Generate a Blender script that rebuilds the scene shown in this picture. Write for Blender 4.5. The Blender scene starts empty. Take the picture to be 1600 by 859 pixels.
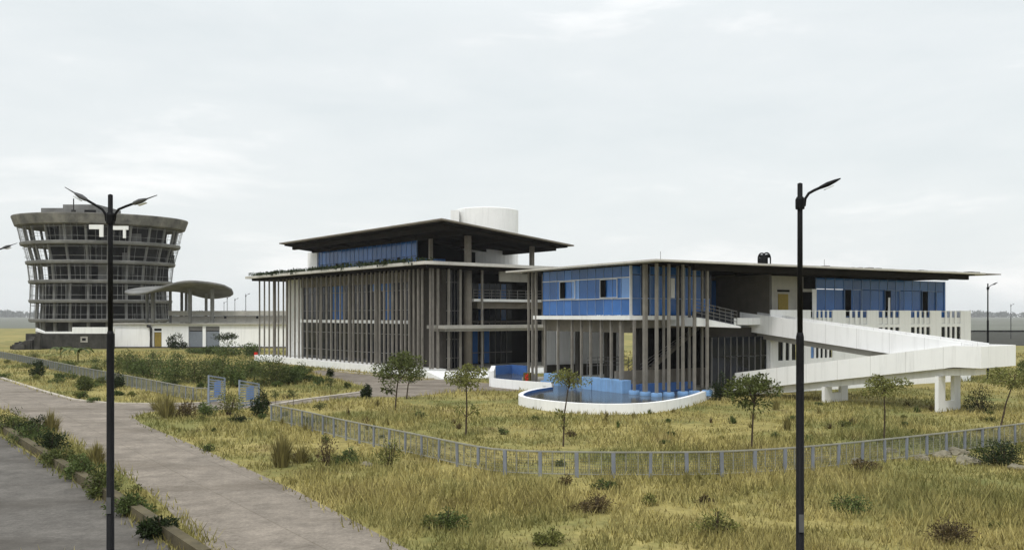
import bpy, bmesh, math, random
import numpy as np
from mathutils import Vector, Matrix, noise as mnoise

random.seed(7)
RNG = np.random.default_rng(11)
S = bpy.context.scene
COL = S.collection
R = math.radians

# ------------------------------------------------------------------ camera
CAMZ, F, HZ = 6.0, 1400.0, 493.0          # eye height, focal length and horizon row of a 1600 px wide picture
cd = bpy.data.cameras.new('camera')
cam = bpy.data.objects.new('camera', cd)
COL.objects.link(cam)
cam.location = (0, 0, CAMZ)
cam.rotation_euler = (R(90), 0, 0)
cd.sensor_width = 36.0
cd.lens = 36.0 * F / 1600.0
cd.shift_y = (HZ - 429.5) / 1600.0
cd.clip_start = 0.1
cd.clip_end = 20000
S.camera = cam

# ------------------------------------------------------------------ sky, sun, exposure
SUN_EL, SUN_AZ = R(58), R(204)
W = bpy.data.worlds.new('World')
S.world = W
W.use_nodes = True
nt = W.node_tree
nt.nodes.clear()
N = nt.nodes.new
L = nt.links.new
out = N('ShaderNodeOutputWorld')
sky = N('ShaderNodeTexSky')
sky.sky_type = 'NISHITA'
sky.sun_disc = False
sky.sun_elevation = SUN_EL
sky.sun_rotation = SUN_AZ
sky.air_density = 1.5
sky.dust_density = 3.0
bg1 = N('ShaderNodeBackground')
bg1.inputs['Strength'].default_value = 0.10
L(sky.outputs[0], bg1.inputs['Color'])
tc = N('ShaderNodeTexCoord')
mp = N('ShaderNodeMapping')
mp.inputs['Scale'].default_value = (2.2, 2.2, 8.5)
mp.inputs['Location'].default_value = (0.37, 0.1, 0.2)
L(tc.outputs['Generated'], mp.inputs['Vector'])
nz = N('ShaderNodeTexNoise')
nz.inputs['Scale'].default_value = 1.6
nz.inputs['Detail'].default_value = 9
nz.inputs['Roughness'].default_value = 0.56
nz.inputs['Distortion'].default_value = 0.25
L(mp.outputs[0], nz.inputs['Vector'])
cr = N('ShaderNodeValToRGB')
cr.color_ramp.elements[0].position = 0.33
cr.color_ramp.elements[0].color = (0.745, 0.79, 0.805, 1)
cr.color_ramp.elements[1].position = 0.73
cr.color_ramp.elements[1].color = (1.0, 1.0, 0.995, 1)
e = cr.color_ramp.elements.new(0.55)
e.color = (0.80, 0.835, 0.845, 1)
L(nz.outputs['Fac'], cr.inputs['Fac'])
sx = N('ShaderNodeSeparateXYZ')
L(tc.outputs['Generated'], sx.inputs[0])
mr = N('ShaderNodeMapRange')            # an overcast sky brightens towards the zenith
mr.inputs['From Min'].default_value = 0.30
mr.inputs['From Max'].default_value = 0.95
mr.inputs['To Min'].default_value = 1.03
mr.inputs['To Max'].default_value = 1.85
L(sx.outputs['Z'], mr.inputs['Value'])
bg2 = N('ShaderNodeBackground')
L(cr.outputs[0], bg2.inputs['Color'])
L(mr.outputs[0], bg2.inputs['Strength'])
mixw = N('ShaderNodeMixShader')
mixw.inputs[0].default_value = 0.90
L(bg1.outputs[0], mixw.inputs[1])
L(bg2.outputs[0], mixw.inputs[2])
L(mixw.outputs[0], out.inputs['Surface'])

sd = bpy.data.lights.new('sun', 'SUN')
sd.energy = 1.5
sd.angle = R(10)
sd.color = (1.0, 0.97, 0.93)
sun = bpy.data.objects.new('sun', sd)
COL.objects.link(sun)
sdir = Vector((math.sin(SUN_AZ) * math.cos(SUN_EL), math.cos(SUN_AZ) * math.cos(SUN_EL), math.sin(SUN_EL)))
sun.rotation_euler = sdir.to_track_quat('Z', 'Y').to_euler()
sun.location = (0, -20, 60)

S.view_settings.view_transform = 'Standard'
S.view_settings.look = 'None'
S.view_settings.gamma = 1
S.view_settings.exposure = 0.14
S.cycles.volume_bounces = 0
S.cycles.max_bounces = 6

# ------------------------------------------------------------------ helpers: pixel geometry
def gp(px, py, z=0.0):                     # point at height z seen at a pixel of the survey picture
    Y = (CAMZ - z) * F / (py - HZ)
    return ((px - 800) / F * Y, Y)
def atY(px, py, Y):
    return Vector(((px - 800) / F * Y, Y, CAMZ - (py - HZ) / F * Y))
def zat(Y, py):
    return CAMZ - (py - HZ) / F * Y

class Frame:
    def __init__(s, o, u):
        s.o = Vector((o[0], o[1], 0)); u = Vector((u[0], u[1], 0)).normalized()
        s.u = u; s.v = Vector((-u.y, u.x, 0))
    def p(s, a, b, z=0.0):
        w = s.o + s.u * a + s.v * b
        return Vector((w.x, w.y, z))
    def a_at(s, px, b):
        k = (px - 800) / F; o = s.o + s.v * b
        return (k * o.y - o.x) / (s.u.x - k * s.u.y)
    def b_at(s, px, a):
        k = (px - 800) / F; o = s.o + s.u * a
        return (k * o.y - o.x) / (s.v.x - k * s.v.y)
WORLD = Frame((0, 0), (1, 0))

# ------------------------------------------------------------------ helpers: meshes
ORIG = {}
class MB:
    def __init__(s): s.v = []; s.f = []
    def add(s, vs, fs):
        n = len(s.v); s.v.extend([tuple(p) for p in vs]); s.f.extend([tuple(i + n for i in f) for f in fs]); return s
    def box(s, a0, a1, b0, b1, z0, z1, fr=WORLD):
        P = [fr.p(a, b, z) for z in (z0, z1) for a, b in ((a0, b0), (a1, b0), (a1, b1), (a0, b1))]
        return s.add(P, [(3, 2, 1, 0), (4, 5, 6, 7), (0, 1, 5, 4), (1, 2, 6, 5), (2, 3, 7, 6), (3, 0, 4, 7)])
    def hexa(s, P):                        # 8 corners, bottom ring then top ring
        return s.add(P, [(3, 2, 1, 0), (4, 5, 6, 7), (0, 1, 5, 4), (1, 2, 6, 5), (2, 3, 7, 6), (3, 0, 4, 7)])
    def prism(s, pts, z0, z1):             # outline in plan, z0 / z1 may be lists
        n = len(pts)
        if not hasattr(z0, '__len__'): z0 = [z0] * n
        if not hasattr(z1, '__len__'): z1 = [z1] * n
        P = [(p[0], p[1], z0[i]) for i, p in enumerate(pts)] + [(p[0], p[1], z1[i]) for i, p in enumerate(pts)]
        f = [tuple(range(n - 1, -1, -1)), tuple(range(n, 2 * n))]
        for i in range(n):
            j = (i + 1) % n; f.append((i, j, n + j, n + i))
        return s.add(P, f)
    def tube(s, pts, r, n=6, r1=None, caps=True):
        pts = [Vector(p) for p in pts]; m = len(pts)
        if r1 is None: r1 = r
        V = []; Fc = []
        up = Vector((0, 0, 1))
        for i, p in enumerate(pts):
            d = (pts[min(i + 1, m - 1)] - pts[max(i - 1, 0)]).normalized()
            x = d.cross(up)
            if x.length < 1e-3: x = Vector((1, 0, 0))
            x.normalize(); y = d.cross(x)
            rr = r + (r1 - r) * i / max(1, m - 1)
            for k in range(n):
                a = 2 * math.pi * k / n
                V.append(p + x * (math.cos(a) * rr) + y * (math.sin(a) * rr))
        for i in range(m - 1):
            for k in range(n):
                q = (k + 1) % n
                Fc.append((i * n + k, i * n + q, (i + 1) * n + q, (i + 1) * n + k))
        if caps:
            Fc.append(tuple(range(n - 1, -1, -1))); Fc.append(tuple((m - 1) * n + k for k in range(n)))
        return s.add(V, Fc)
    def bar(s, p, q, w, h):                # rectangular bar between two points, h is measured upwards
        p = Vector(p); q = Vector(q); d = (q - p); x = Vector((d.y, -d.x, 0))
        if x.length < 1e-6: x = Vector((1, 0, 0))
        x = x.normalized() * (w / 2); z = Vector((0, 0, h / 2))
        return s.hexa([p - x - z, p + x - z, q + x - z, q - x - z, p - x + z, p + x + z, q + x + z, q - x + z])
    def lathe(s, prof, c, n=24, sx=1.0, sy=1.0, rot=0.0, caps=True):
        V = []; Fc = []; m = len(prof); cr_, sr_ = math.cos(rot), math.sin(rot)
        for r, z in prof:
            for k in range(n):
                a = 2 * math.pi * k / n; x = math.cos(a) * r * sx; y = math.sin(a) * r * sy
                V.append((c[0] + x * cr_ - y * sr_, c[1] + x * sr_ + y * cr_, c[2] + z))
        for i in range(m - 1):
            for k in range(n):
                q = (k + 1) % n
                Fc.append((i * n + k, i * n + q, (i + 1) * n + q, (i + 1) * n + k))
        if caps:
            Fc.append(tuple(range(n - 1, -1, -1))); Fc.append(tuple((m - 1) * n + k for k in range(n)))
        return s.add(V, Fc)
    def leaves(s, P, D, ln, wd):           # P centres, D directions (numpy), diamond leaves
        P = np.asarray(P, float); D = np.asarray(D, float); n = len(P)
        D /= np.linalg.norm(D, axis=1)[:, None] + 1e-9
        A = RNG.normal(size=(n, 3)); X = np.cross(D, A); X /= np.linalg.norm(X, axis=1)[:, None] + 1e-9
        ln = ln * RNG.uniform(.65, 1.3, (n, 1)); wd = wd * RNG.uniform(.7, 1.25, (n, 1))
        v = np.stack([P, P + D * ln * .45 + X * wd / 2, P + D * ln - np.array([0, 0, .12]) * ln, P + D * ln * .45 - X * wd / 2], 1).reshape(-1, 3)
        k = len(s.v); s.v.extend(map(tuple, v)); s.f.extend([(k + 4 * i, k + 4 * i + 1, k + 4 * i + 2, k + 4 * i + 3) for i in range(n)])
        return s
    def build(s, name, mat, parent=None, smooth=False, bevel=0.0):
        me = bpy.data.meshes.new(name)
        o = Vector((0, 0, 0)) if parent is None else ORIG.get(parent.name, Vector((0, 0, 0)))
        me.from_pydata([(p[0] - o.x, p[1] - o.y, p[2] - o.z) for p in s.v], [], s.f)
        me.materials.append(mat)
        if smooth: me.polygons.foreach_set('use_smooth', [True] * len(me.polygons))
        me.update()
        ob = bpy.data.objects.new(name, me)
        COL.objects.link(ob)
        if parent is not None: ob.parent = parent; ORIG[ob.name] = o
        if bevel:
            b = ob.modifiers.new('bevel', 'BEVEL'); b.width = bevel; b.segments = 2; b.limit_method = 'ANGLE'
        return ob

def tag(o, label, cat, group=None, kind=None):
    if label: o['label'] = label
    if cat: o['category'] = cat
    if group: o['group'] = group
    if kind: o['kind'] = kind
    return o
def thing(name, loc, label, cat, group=None, rz=0.0):
    o = bpy.data.objects.new(name, None)
    o.empty_display_size = .3
    COL.objects.link(o); o.location = loc; o.rotation_euler = (0, 0, rz)
    ORIG[o.name] = Vector(loc)
    return tag(o, label, cat, group)
def local_thing(name, label, cat, group=None):
    o = thing(name, (0, 0, 0), label, cat, group); return o
def copy_tree(o, parent=None):
    c = o.copy(); COL.objects.link(c)
    if parent is not None: c.parent = parent
    for ch in list(o.children): copy_tree(ch, c)
    return c

# ------------------------------------------------------------------ materials
def mat(name, col, rough=.8, var=.25, scale=1.0, bump=0.0, metal=0.0, spec=.14, streak=False, island=0.0, col2=None, transl=0.0, grime=0.0):
    m = bpy.data.materials.new(name); m.use_nodes = True
    t = m.node_tree; b = t.nodes['Principled BSDF']; n = t.nodes.new; l = t.links.new
    b.inputs['Roughness'].default_value = rough; b.inputs['Metallic'].default_value = metal
    b.inputs['Specular IOR Level'].default_value = spec
    tcn = n('ShaderNodeTexCoord'); geo = n('ShaderNodeNewGeometry')
    mpn = n('ShaderNodeMapping'); l(geo.outputs['Position'], mpn.inputs[0])
    if streak: mpn.inputs['Scale'].default_value = (1, 1, .12)
    nn = n('ShaderNodeTexNoise'); nn.inputs['Scale'].default_value = scale; nn.inputs['Detail'].default_value = 8; nn.inputs['Roughness'].default_value = .65
    l(mpn.outputs[0], nn.inputs['Vector'])
    rp = n('ShaderNodeValToRGB'); rp.color_ramp.elements[0].position = .3; rp.color_ramp.elements[1].position = .72
    c2 = col2 or tuple(c * (1 + var) for c in col)
    c1 = col if col2 else tuple(c * (1 - var) for c in col)
    rp.color_ramp.elements[0].color = (*c1, 1); rp.color_ramp.elements[1].color = (*c2, 1)
    l(nn.outputs['Fac'], rp.inputs[0])
    cur = rp.outputs[0]
    if grime:                                # rain stains and dirt with a shape of their own
        m2 = n('ShaderNodeMapping'); l(geo.outputs['Position'], m2.inputs[0]); m2.inputs['Scale'].default_value = (2.2, 2.2, .16)
        g = n('ShaderNodeTexNoise'); g.inputs['Scale'].default_value = 1.3; g.inputs['Detail'].default_value = 6; g.inputs['Roughness'].default_value = .7
        l(m2.outputs[0], g.inputs['Vector'])
        r2 = n('ShaderNodeMapRange'); r2.inputs['From Min'].default_value = .50; r2.inputs['From Max'].default_value = .78
        r2.inputs['To Min'].default_value = 0; r2.inputs['To Max'].default_value = grime
        l(g.outputs['Fac'], r2.inputs[0])
        mg = n('ShaderNodeMix'); mg.data_type = 'RGBA'; l(r2.outputs[0], mg.inputs[0]); l(cur, mg.inputs[6]); mg.inputs[7].default_value = (.12, .11, .09, 1)
        cur = mg.outputs[2]
    if island:
        hs = n('ShaderNodeHueSaturation'); mm = n('ShaderNodeMapRange'); l(geo.outputs['Random Per Island'], mm.inputs[0])
        mm.inputs['To Min'].default_value = 1 - island; mm.inputs['To Max'].default_value = 1 + island
        l(mm.outputs[0], hs.inputs['Value']); l(cur, hs.inputs['Color']); cur = hs.outputs[0]
    l(cur, b.inputs['Base Color'])
    if bump:
        n2 = n('ShaderNodeTexNoise'); n2.inputs['Scale'].default_value = scale * 6; n2.inputs['Detail'].default_value = 8
        l(geo.outputs['Position'], n2.inputs['Vector'])
        bp = n('ShaderNodeBump'); bp.inputs['Strength'].default_value = bump; bp.inputs['Distance'].default_value = .05
        l(n2.outputs['Fac'], bp.inputs['Height']); l(bp.outputs[0], b.inputs['Normal'])
    if transl:
        tr = n('ShaderNodeBsdfTranslucent'); l(cur, tr.inputs['Color'])
        mx = n('ShaderNodeMixShader'); mx.inputs[0].default_value = transl
        l(b.outputs[0], mx.inputs[1]); l(tr.outputs[0], mx.inputs[2]); l(mx.outputs[0], t.nodes['Material Output'].inputs['Surface'])
    return m

M = {
 'white':   mat('white_paint', (.86, .86, .855), .6, .03, .5, grime=.2),
 'white2':  mat('weathered_white_paint', (.78, .78, .765), .7, .05, .6, grime=.22),
 'roofedge': mat('pale_roof_edge', (.52, .50, .46), .85, .12, .5, .1, grime=.35),
 'parapet_t': mat('stained_parapet_concrete', (.06, .06, .06), .95, .3, .45, .4, grime=.5, col2=(.25, .24, .215)),
 'frame_t': mat('rusty_grey_frame', (.22, .22, .215), .7, .3, 1.0),
 'conc':    mat('brown_concrete', (.20, .18, .15), .85, .2, .8, .15, grime=.25),
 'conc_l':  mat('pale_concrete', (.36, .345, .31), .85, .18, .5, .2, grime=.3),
 'conc_d':  mat('shade_darkened_concrete', (.06, .054, .047), .9, .25, .7, .2),  # base colour lowered to carry the shade of recesses and interiors
 'column':  mat('column_concrete', (.19, .176, .155), .8, .22, 1.5, .1, grime=.2, island=.12),
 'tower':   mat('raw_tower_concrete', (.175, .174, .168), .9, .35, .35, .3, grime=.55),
 'tower_d': mat('shade_darkened_block_wall', (.032, .031, .03), .95, .3, .5, .3, island=.35),  # shade inside the tower is put into this near-black base colour
 'soffit':  mat('shade_dark_soffit', (.014, .012, .011), .9, .3, .5, spec=.03),  # near-black: shadow under the roofs put into the colour
 'beam':    mat('shade_dark_beam', (.022, .019, .016), .9, .3, .5, spec=.04),  # under-roof shadow put into the beam colour as well
 'glass':   mat('blue_tinted_glass', (.028, .112, .33), .1, .2, .35, 0, 0, .32, island=.24),
 'glass_l': mat('light_blue_film', (.14, .28, .58), .2, .1, .4, 0, 0, .5, island=.1),
 'glass_d': mat('dark_tinted_glass', (.010, .012, .017), .1, .4, .4, 0, 0, .22, island=.5),
 'dark':    mat('dark_opening', (.008, .008, .009), .9, .3, .6, spec=.02),  # near-black base colour stands in for unlit rooms and recesses
 'alu':     mat('aluminium_frame', (.55, .56, .57), .45, .1, 2, 0, .3, .5),
 'mull':    mat('pale_blue_mullion', (.17, .25, .42), .5, .1, 2),
 'greym':   mat('grey_mullion', (.16, .155, .15), .6, .15, 2),
 'blue':    mat('blue_pool_paint', (.20, .36, .62), .5, .12, .9, .05, grime=.45),
 'blue_d':  mat('deep_blue_pool_paint', (.055, .135, .36), .5, .2, .9, .05, grime=.2),
 'door':    mat('ochre_door_paint', (.25, .185, .045), .6, .15, 2),
 'shutter': mat('grey_shutter', (.20, .22, .25), .6, .08, 3),
 'black':   mat('black_pole_paint', (.005, .005, .006), .6, .3, 3, 0, 0, .12),
 'lampgrey':mat('lamp_housing_grey', (.09, .09, .095), .5, .2, 3),
 'lens':    mat('lamp_lens', (.55, .56, .55), .2, .05, 3),
 'fence':   mat('blue_grey_fence_paint', (.20, .215, .245), .6, .15, 2, grime=.25),
 'rail':    mat('pale_fence_rail', (.27, .265, .225), .7, .15, 2, grime=.3),
 'wire':    mat('fence_wire', (.13, .14, .115), .6, .15, 3),
 'gate':    mat('gate_blue_grey', (.25, .29, .36), .6, .1, 3, grime=.2),
 'gateblue':mat('gate_bright_blue', (.13, .26, .62), .6, .1, 3),
 'bin':     mat('bin_olive_paint', (.10, .075, .02), .6, .2, 3),
 'red':     mat('red_paint', (.62, .035, .025), .5, .1, 3),
 'bark':    mat('bark', (.07, .052, .036), .95, .4, 6, .3),
 'leaf':    mat('leaf_green', (.085, .10, .03), .6, .4, 1.2, island=.55, transl=.2),
 'leaf_y':  mat('leaf_yellow_green', (.16, .165, .05), .6, .35, 1.2, island=.5, transl=.25),
 'leaf_d':  mat('leaf_dark', (.024, .036, .012), .6, .4, 1.0, island=.5, transl=.12),
 'bush':    mat('bush_green', (.085, .112, .035), .65, .45, .8, island=.5, transl=.18),
 'dry':     mat('dry_brown_leaf', (.10, .075, .035), .8, .4, 1.0, island=.5, transl=.1),
 'straw':   mat('straw_grass', (.22, .19, .07), .8, .3, .7, island=.4, transl=.25),
 'grass':   mat('dry_field_grass', (.175, .16, .05), .9, .4, .20, island=.5, col2=(.475, .40, .165), transl=.2),
 'stone':   mat('pale_rock', (.20, .18, .13), .9, .3, 3, .4),
 'far':     mat('far_tree_foliage', (.03, .042, .024), .9, .3, .05, island=.3),
 'darkwall':mat('sooty_brick_wall', (.045, .043, .038), .95, .5, .6, .3, grime=.4),
}
# ground: dry grass earth with green and brown patches
def ground_mat():
    m = mat('ground_dry_grass', (.21, .18, .058), .95, .3, .06, .25, col2=(.36, .30, .115))
    t = m.node_tree; b = t.nodes['Principled BSDF']; n = t.nodes.new; l = t.links.new
    src = b.inputs['Base Color'].links[0].from_socket
    geo = n('ShaderNodeNewGeometry')
    n1 = n('ShaderNodeTexNoise'); n1.inputs['Scale'].default_value = .11; n1.inputs['Detail'].default_value = 7; n1.inputs['Roughness'].default_value = .7
    l(geo.outputs['Position'], n1.inputs['Vector'])
    r1 = n('ShaderNodeMapRange'); r1.inputs['From Min'].default_value = .52; r1.inputs['From Max'].default_value = .66; l(n1.outputs['Fac'], r1.inputs[0]); r1.inputs['To Max'].default_value = .75
    mx = n('ShaderNodeMix'); mx.data_type = 'RGBA'; l(r1.outputs[0], mx.inputs[0]); l(src, mx.inputs[6]); mx.inputs[7].default_value = (.105, .118, .038, 1)
    n2 = n('ShaderNodeTexNoise'); n2.inputs['Scale'].default_value = 1.7; n2.inputs['Detail'].default_value = 9; n2.inputs['Roughness'].default_value = .75
    l(geo.outputs['Position'], n2.inputs['Vector'])
    r2 = n('ShaderNodeMapRange'); r2.inputs['From Min'].default_value = .35; r2.inputs['From Max'].default_value = .7; r2.inputs['To Min'].default_value = .65; r2.inputs['To Max'].default_value = 1.35; l(n2.outputs['Fac'], r2.inputs[0])
    hs = n('ShaderNodeHueSaturation'); l(r2.outputs[0], hs.inputs['Value']); l(mx.outputs[2], hs.inputs['Color'])
    l(hs.outputs[0], b.inputs['Base Color'])
    return m
def road_mat(name, c, joint=True):
    m = mat(name, c, .9, .16, .35, .15, grime=0)
    t = m.node_tree; b = t.nodes['Principled BSDF']; n = t.nodes.new; l = t.links.new
    src = b.inputs['Base Color'].links[0].from_socket
    geo = n('ShaderNodeNewGeometry')
    n2 = n('ShaderNodeTexNoise'); n2.inputs['Scale'].default_value = 9; n2.inputs['Detail'].default_value = 8; n2.inputs['Roughness'].default_value = .8
    l(geo.outputs['Position'], n2.inputs['Vector'])
    r2 = n('ShaderNodeMapRange'); r2.inputs['From Min'].default_value = .3; r2.inputs['From Max'].default_value = .7; r2.inputs['To Min'].default_value = .68; r2.inputs['To Max'].default_value = 1.3; l(n2.outputs['Fac'], r2.inputs[0])
    n5 = n('ShaderNodeTexNoise'); n5.inputs['Scale'].default_value = 1.1; n5.inputs['Detail'].default_value = 9; n5.inputs['Roughness'].default_value = .8
    l(geo.outputs['Position'], n5.inputs['Vector'])
    r5 = n('ShaderNodeMapRange'); r5.inputs['From Min'].default_value = .35; r5.inputs['From Max'].default_value = .65; r5.inputs['To Min'].default_value = .7; r5.inputs['To Max'].default_value = 1.25; l(n5.outputs['Fac'], r5.inputs[0])
    mm5 = n('ShaderNodeMath'); mm5.operation = 'MULTIPLY'; l(r5.outputs[0], mm5.inputs[0]); l(r2.outputs[0], mm5.inputs[1])
    hs = n('ShaderNodeHueSaturation'); l(mm5.outputs[0], hs.inputs['Value']); l(src, hs.inputs['Color'])
    n3 = n('ShaderNodeTexNoise'); n3.inputs['Scale'].default_value = .22; n3.inputs['Detail'].default_value = 6
    mp3 = n('ShaderNodeMapping'); mp3.inputs['Scale'].default_value = (.5, 1.6, 1); mp3.inputs['Rotation'].default_value = (0, 0, .5)
    l(geo.outputs['Position'], mp3.inputs[0]); l(mp3.outputs[0], n3.inputs['Vector'])
    r3 = n('ShaderNodeMapRange'); r3.inputs['From Min'].default_value = .5; r3.inputs['From Max'].default_value = .68; r3.inputs['To Max'].default_value = .75; l(n3.outputs['Fac'], r3.inputs[0])
    mx = n('ShaderNodeMix'); mx.data_type = 'RGBA'; l(r3.outputs[0], mx.inputs[0]); l(hs.outputs[0], mx.inputs[6]); mx.inputs[7].default_value = (c[0] * .5, c[1] * .48, c[2] * .45, 1)
    bk = n('ShaderNodeTexBrick'); bk.inputs['Scale'].default_value = 1.0; bk.inputs['Mortar Size'].default_value = .02; bk.inputs['Mortar Smooth'].default_value = .3
    bk.inputs['Brick Width'].default_value = 2.6; bk.inputs['Row Height'].default_value = 1.9; bk.inputs['Color1'].default_value = (1, 1, 1, 1); bk.inputs['Color2'].default_value = (.86, .86, .86, 1); bk.inputs['Mortar'].default_value = (.55, .54, .5, 1)
    mpb = n('ShaderNodeMapping'); mpb.inputs['Rotation'].default_value = (0, 0, .95); l(geo.outputs['Position'], mpb.inputs[0]); l(mpb.outputs[0], bk.inputs['Vector'])
    mb_ = n('ShaderNodeMix'); mb_.data_type = 'RGBA'; mb_.blend_type = 'MULTIPLY'; mb_.inputs[0].default_value = .6 if joint else 0
    l(mx.outputs[2], mb_.inputs[6]); l(bk.outputs['Color'], mb_.inputs[7])
    l(mb_.outputs[2], b.inputs['Base Color'])
    return m
M['ground'] = ground_mat()
M['road'] = road_mat('concrete_paving', (.225, .194, .16))
M['asphalt'] = road_mat('old_asphalt', (.12, .11, .098), False)
def grass_patches(m):                      # broad olive and brown weed patches through the dry grass
    t = m.node_tree; b = t.nodes['Principled BSDF']; n = t.nodes.new; l = t.links.new
    src = b.inputs['Base Color'].links[0].from_socket; geo = n('ShaderNodeNewGeometry'); prev = src
    for sc, lo, hi, k, c in ((.075, .47, .62, .85, (.12, .135, .042)), (.33, .56, .70, .7, (.12, .085, .04))):
        q = n('ShaderNodeTexNoise'); q.inputs['Scale'].default_value = sc; q.inputs['Detail'].default_value = 7; q.inputs['Roughness'].default_value = .7
        l(geo.outputs['Position'], q.inputs['Vector'])
        mr_ = n('ShaderNodeMapRange'); mr_.inputs['From Min'].default_value = lo; mr_.inputs['From Max'].default_value = hi; mr_.inputs['To Max'].default_value = k
        l(q.outputs['Fac'], mr_.inputs[0]); mx = n('ShaderNodeMix'); mx.data_type = 'RGBA'
        l(mr_.outputs[0], mx.inputs[0]); l(prev, mx.inputs[6]); mx.inputs[7].default_value = (*c, 1); prev = mx.outputs[2]
    for lk in [x for x in t.links if x.from_socket == src and x.to_node.type in ('BSDF_PRINCIPLED', 'BSDF_TRANSLUCENT')]:
        to = lk.to_socket; t.links.remove(lk); l(prev, to)
grass_patches(M['grass']); grass_patches(M['ground'])
def jointed(src_m, d, step):                # formwork joints in a cast parapet
    m = src_m.copy(); m.name = 'jointed_white_concrete'; t = m.node_tree; b = t.nodes['Principled BSDF']; n = t.nodes.new; l = t.links.new
    src = b.inputs['Base Color'].links[0].from_socket; geo = n('ShaderNodeNewGeometry')
    dp = n('ShaderNodeVectorMath'); dp.operation = 'DOT_PRODUCT'; l(geo.outputs['Position'], dp.inputs[0]); dp.inputs[1].default_value = d
    dv = n('ShaderNodeMath'); dv.operation = 'DIVIDE'; l(dp.outputs['Value'], dv.inputs[0]); dv.inputs[1].default_value = step
    fr = n('ShaderNodeMath'); fr.operation = 'FRACT'; l(dv.outputs[0], fr.inputs[0])
    ls = n('ShaderNodeMath'); ls.operation = 'LESS_THAN'; l(fr.outputs[0], ls.inputs[0]); ls.inputs[1].default_value = .018
    ml = n('ShaderNodeMath'); ml.operation = 'MULTIPLY'; l(ls.outputs[0], ml.inputs[0]); ml.inputs[1].default_value = .35
    mx = n('ShaderNodeMix'); mx.data_type = 'RGBA'; l(ml.outputs[0], mx.inputs[0]); l(src, mx.inputs[6]); mx.inputs[7].default_value = (.3, .29, .27, 1)
    l(mx.outputs[2], b.inputs['Base Color']); return m
M['ramp'] = jointed(M['white'], (.628, -.778, 0), 2.4)
M['kerb'] = mat('pale_kerb_concrete', (.42, .38, .32), .9, .2, 1.2, .1, grime=.2)
M['kerb_d'] = mat('mossy_kerb_concrete', (.095, .08, .048), .9, .4, 1.6, .2, grime=.5)
M['field'] = mat('distant_grey_field', (.14, .145, .12), .95, .2, .01)
M['field_d'] = mat('dark_tilled_field', (.045, .045, .036), .95, .3, .1)
def water_mat():
    m = mat('murky_pool_water', (.075, .075, .06), .12, .4, .3, 0, 0, .22)
    t = m.node_tree; b = t.nodes['Principled BSDF']; n = t.nodes.new; l = t.links.new
    geo = n('ShaderNodeNewGeometry'); n2 = n('ShaderNodeTexNoise'); n2.inputs['Scale'].default_value = 4
    l(geo.outputs['Position'], n2.inputs['Vector']); bp = n('ShaderNodeBump'); bp.inputs['Strength'].default_value = .05
    l(n2.outputs['Fac'], bp.inputs['Height']); l(bp.outputs[0], b.inputs['Normal'])
    return m
M['water'] = water_mat()

# ------------------------------------------------------------------ the setting
def sheet(name, pts, z, m, kind='structure'):
    o = MB().add([(p[0], p[1], z) for p in pts], [tuple(range(len(pts)))]).build(name, m)
    o['kind'] = kind
    return o
sheet('ground', [(-2900, -60), (2900, -60), (2900, 3700), (-2900, 3700)], 0, M['ground'])
sheet('far_field', [(-2800, 420), (-140, 420), (-60, 3600), (-2800, 3600)], .03, M['field'])
sheet('far_field', [(2800, 330), (160, 330), (100, 3600), (2800, 3600)], .03, M['field'])
sheet('tilled_field', [gp(1490, 540), gp(1750, 540), gp(1750, 516), gp(1500, 516)], .03, M['field_d'])

P = lambda L_: [gp(*q) for q in L_]
ROAD = P([(-260, 560), (0, 592), (62, 611), (115, 625), (175, 631), (240, 631.5), (300, 631), (340, 629), (420, 626), (432, 634), (330, 641), (262, 640), (225, 645),
          (208, 652), (222, 662), (300, 694), (376, 727), (470, 770), (640, 859), (760, 930), (430, 930), (330, 859), (235, 770), (172, 727), (118, 692), (60, 662), (0, 638), (-260, 590)])
sheet('paved_road', ROAD, .006, M['road'])
DRIVE = P([(424, 634), (400, 629), (480, 622), (560, 611), (572, 604), (520, 590), (478, 581), (500, 578), (600, 588), (640, 594), (700, 592), (775, 600), (815, 607), (808, 611), (760, 610), (700, 613), (640, 620), (585, 620), (540, 621), (480, 630)])
sheet('driveway', DRIVE, .006, M['road'])
ASPH = P([(-200, 600), (0, 680), (80, 729), (200, 805), (300, 880), (-500, 880), (-900, 640)])
sheet('asphalt_road', ASPH, .006, M['asphalt'])

def strip(name, pix, w, h, m):
    pts = [Vector((*gp(*q), 0)) for q in pix]; mb = MB()
    for p, q in zip(pts[:-1], pts[1:]):
        mb.bar(p + Vector((0, 0, h / 2)), q + Vector((0, 0, h / 2)), w, h)
    o = mb.build(name, m); o['kind'] = 'structure'; return o
strip('kerb', [(-200, 566), (0, 590), (62, 610), (115, 625), (175, 631), (240, 631.5), (300, 631), (345, 628.5)], .3, .10, M['kerb'])
strip('kerb', [(425, 633), (480, 624), (560, 614), (580, 612)], .35, .09, M['kerb'])
strip('kerb', [(505, 577.5), (600, 587), (645, 592.5), (700, 591)], .25, .10, M['kerb'])
strip('kerb', [(-250, 578), (-80, 634), (0, 671), (85, 726), (205, 802), (320, 880)], .3, .34, M['kerb_d'])

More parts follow.
